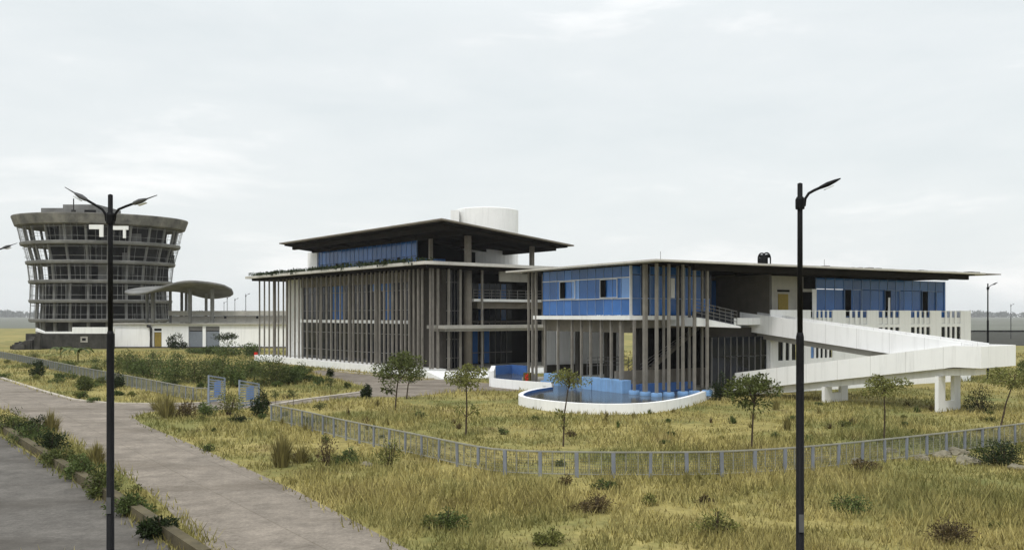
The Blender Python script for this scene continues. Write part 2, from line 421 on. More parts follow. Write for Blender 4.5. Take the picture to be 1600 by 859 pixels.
# ------------------------------------------------------------------ building with the tilted roof
FA = Frame((-8.2, 87.1), (.784, .621))
bA = thing('office_building', FA.p(0, 0, 0), 'tall building screened by brown concrete columns, tilted dark roof and white drum on top', 'building')
MB().box(-.5, 1.9, -.4, 41.4, 0, .78, FA).build('plinth', M['white2'], bA)
MB().box(1.9, 26, -.4, 41.4, 0, .6, FA).build('floor_deck', M['conc_l'], bA)
m_ = MB()
for i in range(4): m_.box(2.2, 15.5, -.4 - .45 * (4 - i), -.4 - .45 * (3 - i) - .003, 0, .12 + .12 * i, FA)
m_.build('entrance_steps', M['white2'], bA)
MB().hexa([FA.p(-.6, -3.4, 0), FA.p(4.8, -4.8, 0), FA.p(5.2, -2.25, 0), FA.p(-.6, -.42, 0), FA.p(-.6, -3.4, .1), FA.p(4.8, -4.8, .1), FA.p(5.2, -2.25, .55), FA.p(-.6, -.42, .7)]).build('entrance_ramp', M['white2'], bA)
# screen of columns, left front
zz = [25, 58, 90, 120, 152, 185, 207, 232, 262, 290, 315, 345, 378, 410, 440, 475, 505, 535, 567, 595, 625, 655, 685, 715, 745, 775, 803, 833, 862, 890, 918, 945, 975, 1003, 1030, 1060, 1090, 1118]
for z_ in zz:
    px = 400 + z_ / 4.296
    b = FA.b_at(px, .1)
    w = random.choice((.085, .095, .11))
    MB().box(.0, .15, b - w, b + w, .783, 10.92, FA).build('column', M['column'], bA)
for px in (430, 449, 500, 548, 590, 628, 655):     # a second row inside the screen
    b = FA.b_at(px, 1.3)
    MB().box(1.2, 1.38, b - .1, b + .1, .783, 10.92, FA).build('column', M['column'], bA)
b_end = FA.b_at(447, 2.2)
b_gl = FA.b_at(470, 2.2); b_gr = FA.b_at(640, 2.2)
# side wall left of the glass and right of it
MB().box(2.2, 2.6, b_gl, b_end, .783, 10.91, FA).build('wall', M['white2'], bA)
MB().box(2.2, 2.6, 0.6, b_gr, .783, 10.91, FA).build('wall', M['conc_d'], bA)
MB().box(2.2, 2.5, b_gr, b_gl, 9.55, 10.90, FA).build('lintel_beam', M['conc'], bA)
MB().box(1.95, 2.6, b_gr, b_gl, 5.15, 5.5, FA).build('floor_band', M['white'], bA)
gm = MB(); mu = MB()
nb = 19; st = (b_gl - b_gr) / nb
for i in range(nb):
    for z0, z1 in ((.79, 1.9), (1.9, 4.0), (4.0, 5.14), (5.51, 6.6), (6.6, 8.7), (8.7, 9.54)):
        blue = z0 > 5 and i in (3, 11, 12) or (z0 > 8 and i in (4, 5))
        q = MB() if blue else gm
        q.box(2.45, 2.5, b_gr + i * st + .03, b_gr + (i + 1) * st - .03, z0 + .03, z1 - .03, FA)
        if blue: q.build('blue_pane', M['glass'], bA)
    mu.box(2.40, 2.52, b_gr + i * st - .03, b_gr + i * st + .03, .785, 9.548, FA)
for z in (1.9, 4.0, 6.6, 8.7): mu.box(2.38, 2.44, b_gr, b_gl, z - .035, z + .035, FA)
gw = gm.build('glass_wall', M['glass_d'], bA); mu.build('mullions', M['greym'], gw)
# back and far side of the block, interior floor
MB().box(2.7, 24, b_end - .4, b_end, .61, 10.91, FA).build('wall', M['conc'], bA)
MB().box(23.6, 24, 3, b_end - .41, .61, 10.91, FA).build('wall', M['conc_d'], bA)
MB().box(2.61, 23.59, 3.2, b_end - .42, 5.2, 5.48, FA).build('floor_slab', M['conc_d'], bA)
# right front: columns, glass, balconies
for px, w in ((684, .16), (701, .17), (719, .17), (753, .14), (836, .16), (848, .16)):
    a = FA.a_at(px, .1)
    w *= .75; MB().box(a - w, a + w, 0, .16, .6, 10.92, FA).build('column', M['column'], bA)
for px in (672, 676):
    a = FA.a_at(px, .1); MB().box(a - .09, a + .09, 0, .15, .783, 10.92, FA).build('column', M['column'], bA)
a0 = FA.a_at(731, 1.0); pc = FA.p(a0, 1.0)
MB().lathe([(.42, .61), (.42, 10.91)], (pc.x, pc.y, 0), 20).build('round_column', M['conc'], bA, True)
ag0, ag1 = 2.65, a0 - .2
gm = MB(); mu = MB(); n_ = 7; st = (ag1 - ag0) / n_
for i in range(n_):
    for z0, z1 in ((.62, 1.7), (1.7, 3.6), (3.6, 4.6), (5.3, 6.5), (6.5, 9.4), (9.4, 10.9)):
        gm.box(ag0 + i * st + .03, ag0 + (i + 1) * st - .03, 2.0, 2.06, z0 + .03, z1 - .03, FA)
    mu.box(ag0 + i * st - .04, ag0 + i * st + .04, 1.95, 2.08, .61, 10.9, FA)
for z in (1.7, 3.6, 6.5, 9.4): mu.box(ag0, ag1, 1.93, 1.99, z - .04, z + .04, FA)
gw = gm.build('glass_wall', M['glass_d'], bA); mu.build('mullions', M['greym'], gw)
MB().box(1.2, 16.5, -1.0, 2.0, 4.72, 5.05, FA).box(1.6, 16.3, -.7, 1.98, 4.45, 4.718, FA).build('canopy_slab', M['conc_l'], bA)
ab0, ab1 = a0 + .5, 17.2
MB().box(ab0, ab1, .6, 7, 7.45, 7.72, FA).build('balcony_slab', M['white2'], bA)
MB().box(ab0 + 1, ab1, 1.4, 7, 6.75, 7.448, FA).build('balcony_beam', M['conc'], bA)
rl = MB()
for z in (8.0, 8.3, 8.62): rl.box(ab0, ab1, .7, .76, z, z + .05, FA)
for i in range(9): rl.box(ab0 + i * 1.15, ab0 + i * 1.15 + .05, .69, .77, 7.72, 8.65, FA)
rl.build('balcony_railing', M['greym'], bA)
MB().box(ab0 - .3, 23.59, 7.0, 7.3, .61, 10.9, FA).build('wall', M['dark'], bA)  # back of the recess, its deep shade painted as near-black
MB().box(a0 + .25, a0 + .55, 2.1, 7.0, .61, 10.9, FA).build('wall', M['conc_d'], bA)
gm = MB(); mu = MB()
for i in range(12):
    aa = ab0 + .3 + i * .8
    for z0, z1 in ((.7, 1.9), (1.9, 4.3), (5.2, 6.7), (7.75, 9.6)):
        blue = (z1 < 5 and i in (0, 4, 5, 7)) or (z0 > 5 and i % 4 == 2)
        q = MB() if blue else gm
        q.box(aa + .03, aa + .77, 6.9, 6.95, z0 + .03, z1 - .03, FA)
        if blue: q.build('blue_pane', M['glass'], bA)
    mu.box(aa - .03, aa + .03, 6.86, 6.97, .62, 9.6, FA)
mu.box(ab0 + .3, ab0 + 9.9, 6.84, 6.9, 1.86, 1.94, FA)
gw = gm.build('glass_wall', M['glass_d'], bA); mu.build('mullions', M['greym'], gw)
MB().box(FA.a_at(780, .5), FA.a_at(826, .5), .45, .6, 9.55, 10.86, FA).build('white_panel', M['conc_l'], bA)
# roof slab over the columns
sl = [FA.p(-1.2, -1.2), FA.p(-.3, -1.6), FA.p(25.5, -1.3), FA.p(25.5, 42.6), FA.p(-1.2, 42.8)]
MB().prism([(p.x, p.y) for p in sl], 10.92, 11.22).build('roof_slab', M['roofedge'], bA)
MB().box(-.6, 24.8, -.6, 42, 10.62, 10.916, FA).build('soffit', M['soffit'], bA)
# upper storey
b0, b1 = 9.9, 33.7
gm = MB(); mu = MB(); n_ = 22; st = (b1 - b0) / n_
for i in range(n_):
    zt = 14.35 + .16 * (i % 3)
    gm.box(5.0, 5.06, b0 + i * st + .03, b0 + (i + 1) * st - .03, 11.25, 12.5, FA)
    gm.box(5.0, 5.06, b0 + i * st + .03, b0 + (i + 1) * st - .03, 12.56, zt, FA)
    mu.box(4.96, 5.08, b0 + i * st - .03, b0 + i * st + .03, 11.23, 14.3, FA)
gw = gm.build('penthouse_glass', M['glass'], bA); mu.build('mullions', M['mull'], gw)
op = MB()
for px in (526, 535, 590, 601, 622):
    b = FA.b_at(px, 4.9); op.box(4.9, 4.955, b - .28, b + .28, 11.25, 12.5, FA)
op.build('open_window', M['dark'], bA)
MB().box(5.07, 7, b1 + .002, 37, 11.23, 14.3, FA).box(4.8, 5.1, b1 + .003, 36.3, 11.23, 14.3, FA).build('penthouse_wall', M['white2'], bA)
zz_ = lambda a: 15.32 - .101 * (a - .3) - .8
MB().hexa([FA.p(5.4, b0 + .05, 11.23), FA.p(16.6, b0 + .05, 11.23), FA.p(16.6, b1 - .1, 11.23), FA.p(5.4, b1 - .1, 11.23), FA.p(5.4, b0 + .05, zz_(5.4)), FA.p(16.6, b0 + .05, zz_(16.6)), FA.p(16.6, b1 - .1, zz_(16.6)), FA.p(5.4, b1 - .1, zz_(5.4))]).build('penthouse_wall', M['dark'], bA)
bl = MB()
for i in range(4): bl.box(5.2 + i * .9, 6.05 + i * .9, b0 - .05, b0, 11.25, 12.3, FA)
for i in range(3): bl.box(12.6 + i * .9, 13.4 + i * .9, b0 - .05, b0, 11.25, 12.0, FA)
bl.build('penthouse_glass', M['glass'], bA)
for px, b, w in ((731, 2.2, .27), (673, 6.5, .17), (831, 1.2, .2)):
    a = FA.a_at(px, b); zt = 15.0 - .1 * a - .1
    MB().box(a - w, a + w, b - w, b + w, 11.225, zt, FA).build('roof_column', M['conc'], bA)
# tilted roof
RA0, RA1, RB0, RB1 = .3, 17.4, -2.0, 35.3
rz = lambda a: 15.32 - .101 * (a - RA0)
def slab(a0, a1, b0, b1, dz0, dz1):
    return MB().hexa([FA.p(a0, b0, rz(a0) + dz0), FA.p(a1, b0, rz(a1) + dz0), FA.p(a1, b1, rz(a1) + dz0), FA.p(a0, b1, rz(a0) + dz0),
                      FA.p(a0, b0, rz(a0) + dz1), FA.p(a1, b0, rz(a1) + dz1), FA.p(a1, b1, rz(a1) + dz1), FA.p(a0, b1, rz(a0) + dz1)])
rf = slab(RA0, RA1, RB0, RB1, -.14, 0).build('tilted_roof', M['conc'], bA)
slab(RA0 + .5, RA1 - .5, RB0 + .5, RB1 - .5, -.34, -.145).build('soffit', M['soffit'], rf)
bm2 = MB()
for a0_, a1_, b0_, b1_ in ((1.5, 1.8, -.8, 34), (4.2, 4.45, -.8, 34), (9, 9.3, -.8, 34), (15.6, 15.9, -.8, 34)):
    bm2.add(slab(a0_, a1_, b0_, b1_, -.78, -.345).v, slab(0, 1, 0, 1, 0, 1).f)
for i in range(8):
    b = -.8 + i * 4.9; bm2.add(slab(1.8, 15.6, b, b + .28, -.66, -.35).v, slab(0, 1, 0, 1, 0, 1).f)
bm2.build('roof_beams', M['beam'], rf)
dr = MB().lathe([(3.75, 11.3), (3.75, 18.4), (3.6, 18.48), (3.3, 18.4)], (-3.0, 106.5, 0), 40).build('roof_drum', M['white2'], bA, False)
MB().box(-7.05, -6.1, 102.9, 105.8, 14, 18.1).build('drum_annex', M['white2'], bA)

# overgrowth along the roof edge
def leafcloud(mb, c, rx, ry, rz_, n, ln, wd, up=.3):
    P_ = RNG.normal(size=(n, 3)); P_ /= np.linalg.norm(P_, axis=1)[:, None]; P_ *= (RNG.uniform(.25, 1, (n, 1)) ** .6)
    D_ = P_ + RNG.normal(size=(n, 3)) * .6 + np.array([0, 0, up])
    Q = P_ * np.array([rx, ry, rz_]) + np.array(c)
    mb.leaves(Q, D_, ln, wd)
cr_ = MB()
for i in range(150):
    b = random.uniform(-.4, 42.4); p = FA.p(random.uniform(-1.15, .6), b, 11.22)
    k = .45 + .55 * mnoise.noise(Vector((b * .3, 3, 0)))
    leafcloud(cr_, (p.x, p.y, 11.30 + .12 * k), .5, .5, .12 + .22 * max(0, k), 26, .3, .16, .2)
tag(cr_.build('roof_creeper', M['leaf_d']), 'dark creeper spread along the roof edge above the brown column screen', 'creeper')

# ------------------------------------------------------------------ building with the blue glass box
FB = Frame((9.94, 61.6), (.854, .52))
bB = thing('pavilion_building', FB.p(0, 0, 0), 'low building with blue glass box on slim columns above a round pool', 'building')
MB().box(1.25, 36, 3.2, 19.5, 0, .58, FB).build('floor_deck', M['conc_l'], bB)
# blue glass box, left front and right front
gl0, gl1 = 2.85, 14.25
ZT = 9.58
gm = MB(); mu = MB(); cols = 11; st = (gl1 - gl0) / cols
for i in range(cols):
    x0, x1 = gl0 + i * st + .025, gl0 + (i + 1) * st - .025
    for z0, z1 in ((6.02, 7.25), (7.25, 8.75), (8.75, ZT)):
        lt = z0 > 7 and z1 < 9 and i in (0, 6)
        q = MB() if lt else gm
        q.box(0.0, .06, x0, x1, z0 + .025, z1 - .025, FB)
        if lt: q.build('light_pane', M['glass_l'], bB)
    mu.box(-.03, .07, x0 - .04, x0 + .0, 6.0, ZT, FB)
gw = gm.build('glass_wall', M['glass'], bB); mu.build('mullions', M['mull'], gw)
tr = MB()
for z in (7.25, 8.75): tr.box(-.07, -.035, gl0, gl1, z - .03, z + .03, FB)
tr.box(-.09, .1, gl0 - .1, gl0 - .003, 6.0, ZT, FB)
tr.build('glass_trim', M['alu'], gw)
def opening(fr, axis, px0, px1, z0, z1, plane, dark_frac=.35):
    # an open sash: dark gap beside a blue leaf inside a pale frame
    if axis == 'b':
        s0, s1 = sorted((fr.b_at(px0, plane), fr.b_at(px1, plane)))
        bx = lambda mb, q0, q1, d0, d1, za, zb: mb.box(plane - d1, plane - d0, q0, q1, za, zb, fr)
        dk = (s1 - (s1 - s0) * dark_frac, s1)
    else:
        s0, s1 = sorted((fr.a_at(px0, plane), fr.a_at(px1, plane)))
        bx = lambda mb, q0, q1, d0, d1, za, zb: mb.box(q0, q1, plane - d1, plane - d0, za, zb, fr)
        dk = (s0, s0 + (s1 - s0) * dark_frac)
    w = MB(); f = .05
    bx(w, s0, s1, .07, .12, z1 - f, z1); bx(w, s0, s1, .07, .12, z0, z0 + f); bx(w, s0, s0 + f, .072, .118, z0 + f, z1 - f); bx(w, s1 - f, s1, .072, .118, z0 + f, z1 - f)
    d = MB(); bx(d, dk[0] + f, dk[1] - f, .075, .09, z0 + f, z1 - f)
    return w, d
for px0, px1 in ((876, 900), (939, 966)):
    w, d = opening(FB, 'b', px0, px1, 7.3, 8.7, 0)
    wo = w.build('window', M['alu'], bB); d.build('window_gap', M['dark'], wo)
a_r = FB.a_at(1108, gl0)
gm = MB(); mu = MB(); cols = 9; st = (a_r) / cols
for i in range(cols):
    x0, x1 = .1 + i * st, .1 + (i + 1) * st
    for z0, z1 in ((6.02, 7.25), (7.25, 8.95), (8.95, ZT)):
        dkp = i in (1, 5) or (i == 8 and z0 > 7)
        q = MB() if dkp else gm
        q.box(x0 + .03, x1 - .03, gl0, gl0 + .06, z0 + .03, z1 - .03, FB)
        if dkp: q.build('dark_pane', M['glass_d'], bB)
    mu.box(x0 - .03, x0 + .03, gl0 - .04, gl0 + .07, 6.0, ZT, FB)
mu.box(.1, a_r, gl0 - .06, gl0 - .042, 7.21, 7.28, FB)
gw = gm.build('glass_wall', M['glass'], bB); mu.build('mullions', M['mull'], gw)
a = FB.a_at(1050, gl0); MB().box(a - .18, a + .18, gl0 - .1, gl0 - .065, 7.3, 8.75, FB).build('window', M['white2'], bB)
MB().box(a_r + .1, a_r + .25, gl0, 12, 6.0, ZT, FB).build('glass_wall', M['glass_d'], bB)
# slab under the box, fascia beam
MB().box(-.35, a_r + .3, gl0 - .35, 15.2, 5.7, 6.0, FB).build('floor_slab', M['white2'], bB)
MB().box(.55, .9, 3.6, 15, 4.75, 5.697, FB).box(.55, a_r, 3.3, 3.597, 5.1, 5.698, FB).build('fascia_beam', M['conc'], bB)
for b in (6.5, 9.5, 12.5): MB().box(.9, a_r, b, b + .35, 4.95, 5.696, FB).build('floor_beam', M['conc_d'], bB)
# columns round the corner, standing in the pool on blue pedestals
def pcol(a, b, z0, z1, w=.13, m='column', name='column'):
    w *= .66 if m == 'column' else 1
    return MB().box(a - w, a + w, b - w, b + w, z0, z1, FB).build(name, M[m], bB)
tall, low = [], []
for px in (852, 872, 894, 908.5, 923, 939.5, 955, 971, 991):
    b = FB.b_at(px, 0); zb = 1.36 if px in (872, 939.5, 955, 971, 923) else .7
    pcol(0, b, zb, 5.697, .13 if px != 971 else .19)
    (tall if zb > 1 else low).append((0, b))
for px, w in ((1008, .2), (1026, .14)):
    b = FB.b_at(px, 0); b = max(b, 0); pcol(0, b, .7, 9.6, w); low.append((0, b))
for px in (1045, 1067, 1085, 1105):
    a = FB.a_at(px, 0); pcol(a, 0, .7, 9.6, .13); low.append((a, 0))
for px in (1037, 1059, 1077, 1097):
    a = FB.a_at(px, 1.6); pcol(a, 1.6, .7, 9.6, .11)
for px in (826, 832, 838):
    b = FB.b_at(px, -.3); pcol(-.3, b, .1, 9.6, .12)
pd = MB()
for a, b in tall: pd.box(a - .42, a + .42, b - .56, b + .56, .3, 1.355, FB)
for px in (862,):
    b = FB.b_at(px, 0); pd.box(-.42, .42, b - .5, b + .5, .3, 1.35, FB)
def ped(kind):
    pass
for a, b in tall:
    MB().box(a - .42, a + .42, b - .60, b + .60, .3, 1.355, FB).build('pedestal', M['blue'], bB, bevel=.03)
b = FB.b_at(861, 0); MB().box(-.42, .42, b - .45, b + .45, .3, 1.33, FB).build('pedestal', M['blue'], bB, bevel=.03)
for a, b in low:
    p = FB.p(a, b); MB().lathe([(.38, .3), (.40, .55), (.38, .695)], (p.x, p.y, 0), 18).build('pedestal', M['blue'], bB)
# inside the open ground floor: dark piers, stair, rear white walls
for a, b in ((3.5, 6), (3.5, 10), (3.5, 14), (7, 9), (7, 14), (11, 8), (11, 14)):
    pcol(a, b, .58, 5.697, .24, 'conc_d', 'pier')
sa, sb = FB.a_at(990, 6.5), FB.a_at(1090, 6.5)
stm = MB()
p0, p1 = FB.p(sa, 6.5, 1.2), FB.p(sb, 6.5, 5.4)
stm.bar(p0, p1, 1.6, .3)
for i in range(18):
    f = (i + .5) / 18; q = p0.lerp(p1, f); stm.box(sa + (sb - sa) * f - .13, sa + (sb - sa) * f + .13, 5.72, 7.28, q.z + .1, q.z + .28, FB)
so = stm.build('staircase', M['conc'], bB)
hr = MB()
for b in (5.7, 7.3):
    for dz in (.5, .8, 1.1): hr.tube([FB.p(sa, b, 1.2 + dz), FB.p(sb, b, 5.4 + dz * .2)], .03, 5)
hr.build('handrail', M['greym'], so)
MB().box(.4, 9.5, 5.0, 5.25, .583, 1.9, FB).build('landing_wall', M['conc'], bB)
hr = MB()
for z in (2.2, 2.5, 2.8): hr.tube([FB.p(-.2, 7.8, z), FB.p(sa + .4, 7.8, z)], .03, 5)
for i in range(6): hr.tube([FB.p(-.2 + i * 1.0, 7.8, .6), FB.p(-.2 + i * 1.0, 7.8, 2.8)], .025, 5)
hr.build('railing', M['greym'], bB)
MB().box(3.6, 10.5, 19.0, 19.3, .583, 1.6, FB).build('rear_wall', M['conc_d'], bB)
for a0_, a1_ in ((3.7, 4.7), (4.95, 12.5)): MB().box(a0_, a1_, 19.302, 19.6, .583, 4.9, FB).build('rear_wall', M['white'], bB)
# dark shopfront below the terrace
aw0_ = FB.a_at(1204, 1.3) - .02
as0, as1 = FB.a_at(1112, 1.6), aw0_ 
gm = MB(); mu = MB(); n_ = 9; st = (as1 - .1 - as0) / n_
for i in range(n_):
    x0 = as0 + i * st
    gm.box(x0 + .03, x0 + st - .03, 1.6, 1.66, .6, 2.9, FB).box(x0 + .03, x0 + st - .03, 1.6, 1.66, 2.96, 4.4, FB)
    mu.box(x0 - .03, x0 + .03, 1.55, 1.68, .59, 4.4, FB)
gw = gm.build('shopfront_glass', M['glass_d'], bB); mu.build('mullions', M['greym'], gw)
MB().box(aw0_ - .05, aw0_ + .2, 1.45, 6.3, 0, 5.28, FB).build('side_wall', M['white2'], bB)
MB().box(as0, as1 - .06, 2.2, 2.6, 4.4, 5.09, FB).build('beam', M['conc_d'], bB)
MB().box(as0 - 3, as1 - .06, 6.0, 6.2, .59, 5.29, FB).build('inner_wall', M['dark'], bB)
# right wing: white front with slots (front plane FBW), terrace, upper glass
BF = 1.3
aw0, aw1 = FB.a_at(1204, BF), FB.a_at(1517, BF)
slots = []
for grp in ((1267, 1301, 5), (1321.5, 1355, 4), (1373, 1405.5, 4), (1423.5, 1453.5, 4), (1471, 1501, 4)):
    slots.append((FB.a_at(grp[0], BF), FB.a_at(grp[1], BF), grp[2]))
up = MB(); dkw = []
TH = .09
prev = aw0
for s0, s1, n_ in slots:
    up.box(prev, s0, BF, BF + TH, 5.28, 6.45, FB)
    w = (s1 - s0) / n_
    for i in range(n_):                      # slender fins between the gaps
        if i: up.box(s0 + i * w - w * .2, s0 + i * w + w * .2, BF + .01, BF + .07, 5.28, 6.44, FB)
    up.box(s0, s1, BF + .02, BF + .06, 6.36, 6.40, FB)
    prev = s1
up.box(prev, aw1, BF, BF + TH, 5.28, 6.45, FB)
up.build('slotted_parapet', M['white'], bB)
lw = MB(); prev = aw0
groups = [(FB.a_at(1216, BF), FB.a_at(1245, BF), 3, 2.5, 4.95)] + [(s0, s1, n_, 2.6 if k == 0 else 3.72, 5.0) for k, (s0, s1, n_) in enumerate(slots)]
for s0, s1, n_, z0, z1 in groups:
    lw.box(prev, s0, BF, BF + TH, 0, 5.277, FB)
    lw.box(s0, s1, BF, BF + TH, 0, z0, FB).box(s0, s1, BF, BF + TH, z1, 5.277, FB)
    w = (s1 - s0) / n_
    for i in range(1, n_): lw.box(s0 + i * w - w * .19, s0 + i * w + w * .19, BF + .004, BF + TH - .004, z0, z1, FB)
    prev = s1
lw.box(prev, aw1, BF, BF + TH, 0, 5.277, FB)
lw.build('front_wall', M['white'], bB)
for k, (s0, s1, n_, z0, z1) in enumerate(groups):
    wv = MB(); w = (s1 - s0) / n_
    for i in range(n_): wv.box(s0 + i * w + .02, s0 + (i + 1) * w - .02, BF + TH + .03, BF + TH + .06, z0 - .1, z1 + .1, FB)
    wv.build('window', M['glass_d'], bB)
a = FB.a_at(1272, BF); MB().box(a - .22, a + .22, BF + .12, BF + TH + .02, 2.62, 3.9, FB).build('blue_curtain', M['glass_l'], bB)
MB().box(aw1 - .25, aw1, BF + TH, 14, 0, 6.45, FB).build('side_wall', M['white'], bB)
MB().box(a_r + .35, aw1 - .26, BF + TH + .005, 14, 5.3, 5.83, FB).build('terrace_slab', M['white2'], bB)
BG = 3.0
ag0, ag1 = FB.a_at(1275, BG), FB.a_at(1474, BG)
gm = MB(); mu = MB(); n_ = 15; st = (ag1 - ag0) / n_
for i in range(n_):
    x0 = ag0 + i * st
    gm.box(x0 + .02, x0 + st - .02, BG, BG + .06, 5.84, 8.2, FB).box(x0 + .02, x0 + st - .02, BG, BG + .06, 8.25, 9.15, FB)
    mu.box(x0 - .025, x0 + .025, BG - .03, BG + .07, 5.84, 9.15, FB)
gw = gm.build('glass_wall', M['glass'], bB); mu.build('mullions', M['mull'], gw)
for px0, px1 in ((1318, 1345), (1381, 1405), (1439, 1462)):
    w, d = opening(FB, 'a', px0, px1, 5.9, 8.25, BG, .42)
    wo = w.build('window', M['mull'], bB); d.build('window_gap', M['dark'], wo)
a = FB.a_at(1387.5, BG); MB().box(a - .12, a + .16, BG - .11, BG - .093, 5.95, 7.6, FB).build('curtain', M['white'], bB)
MB().box(ag1, ag1 + .25, BG - .05, 12, 5.84, 9.15, FB).build('side_wall', M['glass'], bB)
ad0, ad1 = FB.a_at(1206, BG), ag0
MB().box(ad0, FB.a_at(1255, BG), BG, BG + .25, 5.84, 9.2, FB).box(FB.a_at(1255, BG), ad1, BG + .003, BG + .25, 5.84, 8.2, FB).build('terrace_wall', M['conc_l'], bB)
MB().box(FB.a_at(1256, BG), ad1 - .05, BG + .05, BG + .2, 8.2, 9.15, FB).build('transom_window', M['dark'], bB)
dl = MB().box(FB.a_at(1215.5, BG), FB.a_at(1231, BG), BG - .05, BG - .005, 5.85, 7.75, FB).build('door', M['door'], bB)
MB().box(FB.a_at(1214.5, BG), FB.a_at(1232, BG), BG - .12, BG - .004, 7.92, 8.08, FB).build('transom_window', M['dark'], bB)
MB().box(FB.a_at(1253, BG), FB.a_at(1268, BG), BG - .06, BG - .006, 5.85, 7.95, FB).build('door', M['dark'], bB)
MB().box(FB.a_at(1268, BG) + .02, ad1, BG - .06, BG - .004, 5.85, 8.2, FB).build('door_frame', M['white'], bB)
MB().box(ad0 - .002, ad0 + .25, BG + .26, 9.4, 5.84, 9.3, FB).build('side_wall', M['conc'], bB)
MB().box(a_r + .3, ad0 + .1, 9.4, 9.65, 5.84, 9.4, FB).build('terrace_wall', M['conc_d'], bB)  # dark colour stands in for shade at the back of the terrace
gm = MB()
for i in range(5):
    a = FB.a_at(1108 + i * 8.5, 9.3); gm.box(a, a + .75, 9.25, 9.39, 5.9, 9.0, FB)
gm.build('glass_wall', M['glass'], bB)
MB().box(FB.a_at(1127, 9.2), FB.a_at(1136, 9.2), 9.18, 9.24, 5.9, 8.0, FB).build('door', M['conc_l'], bB)
# landing edge between the glass box and the ramp, with its slanting rail
al0, al1 = FB.a_at(1087, .4), FB.a_at(1156, .4)
MB().hexa([FB.p(al0, .3, 5.25), FB.p(al1, .3, 5.1), FB.p(al1, 3.3, 5.1), FB.p(al0, 3.3, 5.25), FB.p(al0, .3, 5.88), FB.p(al1, .3, 5.2), FB.p(al1, 3.3, 5.82), FB.p(al0, 3.3, 5.82)]).build('landing', M['white'], bB)
hr = MB()
for dz in (.25, .5, .75, 1.0): hr.tube([FB.p(al0 + .2, .6, 6.0 + dz), FB.p(al1 - .1, .6, 5.3 + dz)], .03, 5)
for i in range(8):
    f = i / 7; p = FB.p(al0 + .2 + (al1 - al0 - .3) * f, .6); z = 5.95 - .7 * f; hr.tube([(p.x, p.y, z), (p.x, p.y, z + 1.05)], .025, 5)
hr.build('railing', M['greym'], bB)
MB().box(al0 + .3, al1, 1.0, 1.1, 5.3, 6.3, FB).build('railing_panel', M['glass_d'], bB)
# roof
RE = 36.9
MB().box(-1.2, RE, -1.3, 18.2, 9.66, 9.79, FB).build('roof', M['roofedge'], bB)
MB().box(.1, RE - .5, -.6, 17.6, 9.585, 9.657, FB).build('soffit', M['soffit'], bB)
MB().box(RE, RE + 2.4, -1.3, 6, 9.68, 9.76, FB).build('roof_canopy', M['conc'], bB)
bm2 = MB()
bm2.box(3.2, RE - 1, -.35, .0, 9.2, 9.583, FB)
for i in range(9): bm2.box(9 + i * 3.3, 9.3 + i * 3.3, .0, 8, 9.28, 9.582, FB)
bm2.box(9.6, RE - 1, 1.6, 1.95, 9.22, 9.581, FB)
bm2.build('roof_beams', M['beam'], bB)
# small arched vent on the roof
av = FB.a_at(1198, 3); vm = MB()
pv = [FB.p(av + .42 * math.cos(t) - 0, 3, 10.55 + .45 * math.sin(t)) for t in [math.pi * k / 10 for k in range(11)]]
for s_ in (0, .5):
    o_ = FB.v * s_
    vm.tube([FB.p(av + .42, 3, 9.78) + o_] + [p + o_ for p in pv] + [FB.p(av - .42, 3, 9.78) + o_], .06, 6)
vm.box(av - .42, av - .12, 3.0, 3.5, 9.79, 10.6, FB).box(av + .06, av + .14, 3.0, 3.1, 9.79, 10.9, FB)
vm.box(av - .36, av + .36, 3.02, 3.48, 10.62, 10.86, FB)
vm.build('roof_vent', M['black'], bB)
ant = MB()
for px in (1032, 1288): 
    a = FB.a_at(px, 4); ant.tube([FB.p(a, 4, 9.79), FB.p(a, 4, 10.8)], .02, 5)
ant.build('antenna', M['greym'], bB)
deb = MB()
for i in range(26):
    a = random.uniform(14, 36); z = random.uniform(.03, .10); deb.box(a, a + random.uniform(.2, 1.0), -1.0 + random.uniform(0, .5), -.3, 9.792, 9.792 + z, FB)
deb.build('roof_debris', M['conc_d'], bB)

# ------------------------------------------------------------------ pool round the corner of the pavilion
pool = thing('pool', FB.p(0, 0, 0), 'round shallow pool with white rim below the blue glass box', 'pool')
zr = .64
rim = [gp(*q, zr) for q in [(858, 603.5), (835, 607), (818, 611), (810, 616), (818, 620), (845, 624.5), (880, 628), (920, 630.3), (960, 631), (1000, 630), (1035, 627), (1068, 621.5), (1092, 615), (1108, 609), (1116, 605.5)]]
def smooth_line(pts, n=6):
    o = []; P_ = [Vector((p[0], p[1], 0)) for p in pts]
    for i in range(len(P_) - 1):
        a, b, c, d = P_[max(i - 1, 0)], P_[i], P_[i + 1], P_[min(i + 2, len(P_) - 1)]
        for k in range(n):
            t = k / n
            o.append(.5 * ((2 * b) + (c - a) * t + (2 * a - 5 * b + 4 * c - d) * t * t + (3 * b - a - 3 * c + d) * t ** 3))
    o.append(P_[-1]); return o
rl_ = smooth_line(rim)
def offset(line, d):
    o = []
    for i, p in enumerate(line):
        t = (line[min(i + 1, len(line) - 1)] - line[max(i - 1, 0)]).normalized(); o.append(p + Vector((-t.y, t.x, 0)) * d)
    return o
inn = offset(rl_, .32); cop = offset(rl_, -.03); cop2 = offset(rl_, .36); blu = offset(rl_, .345)
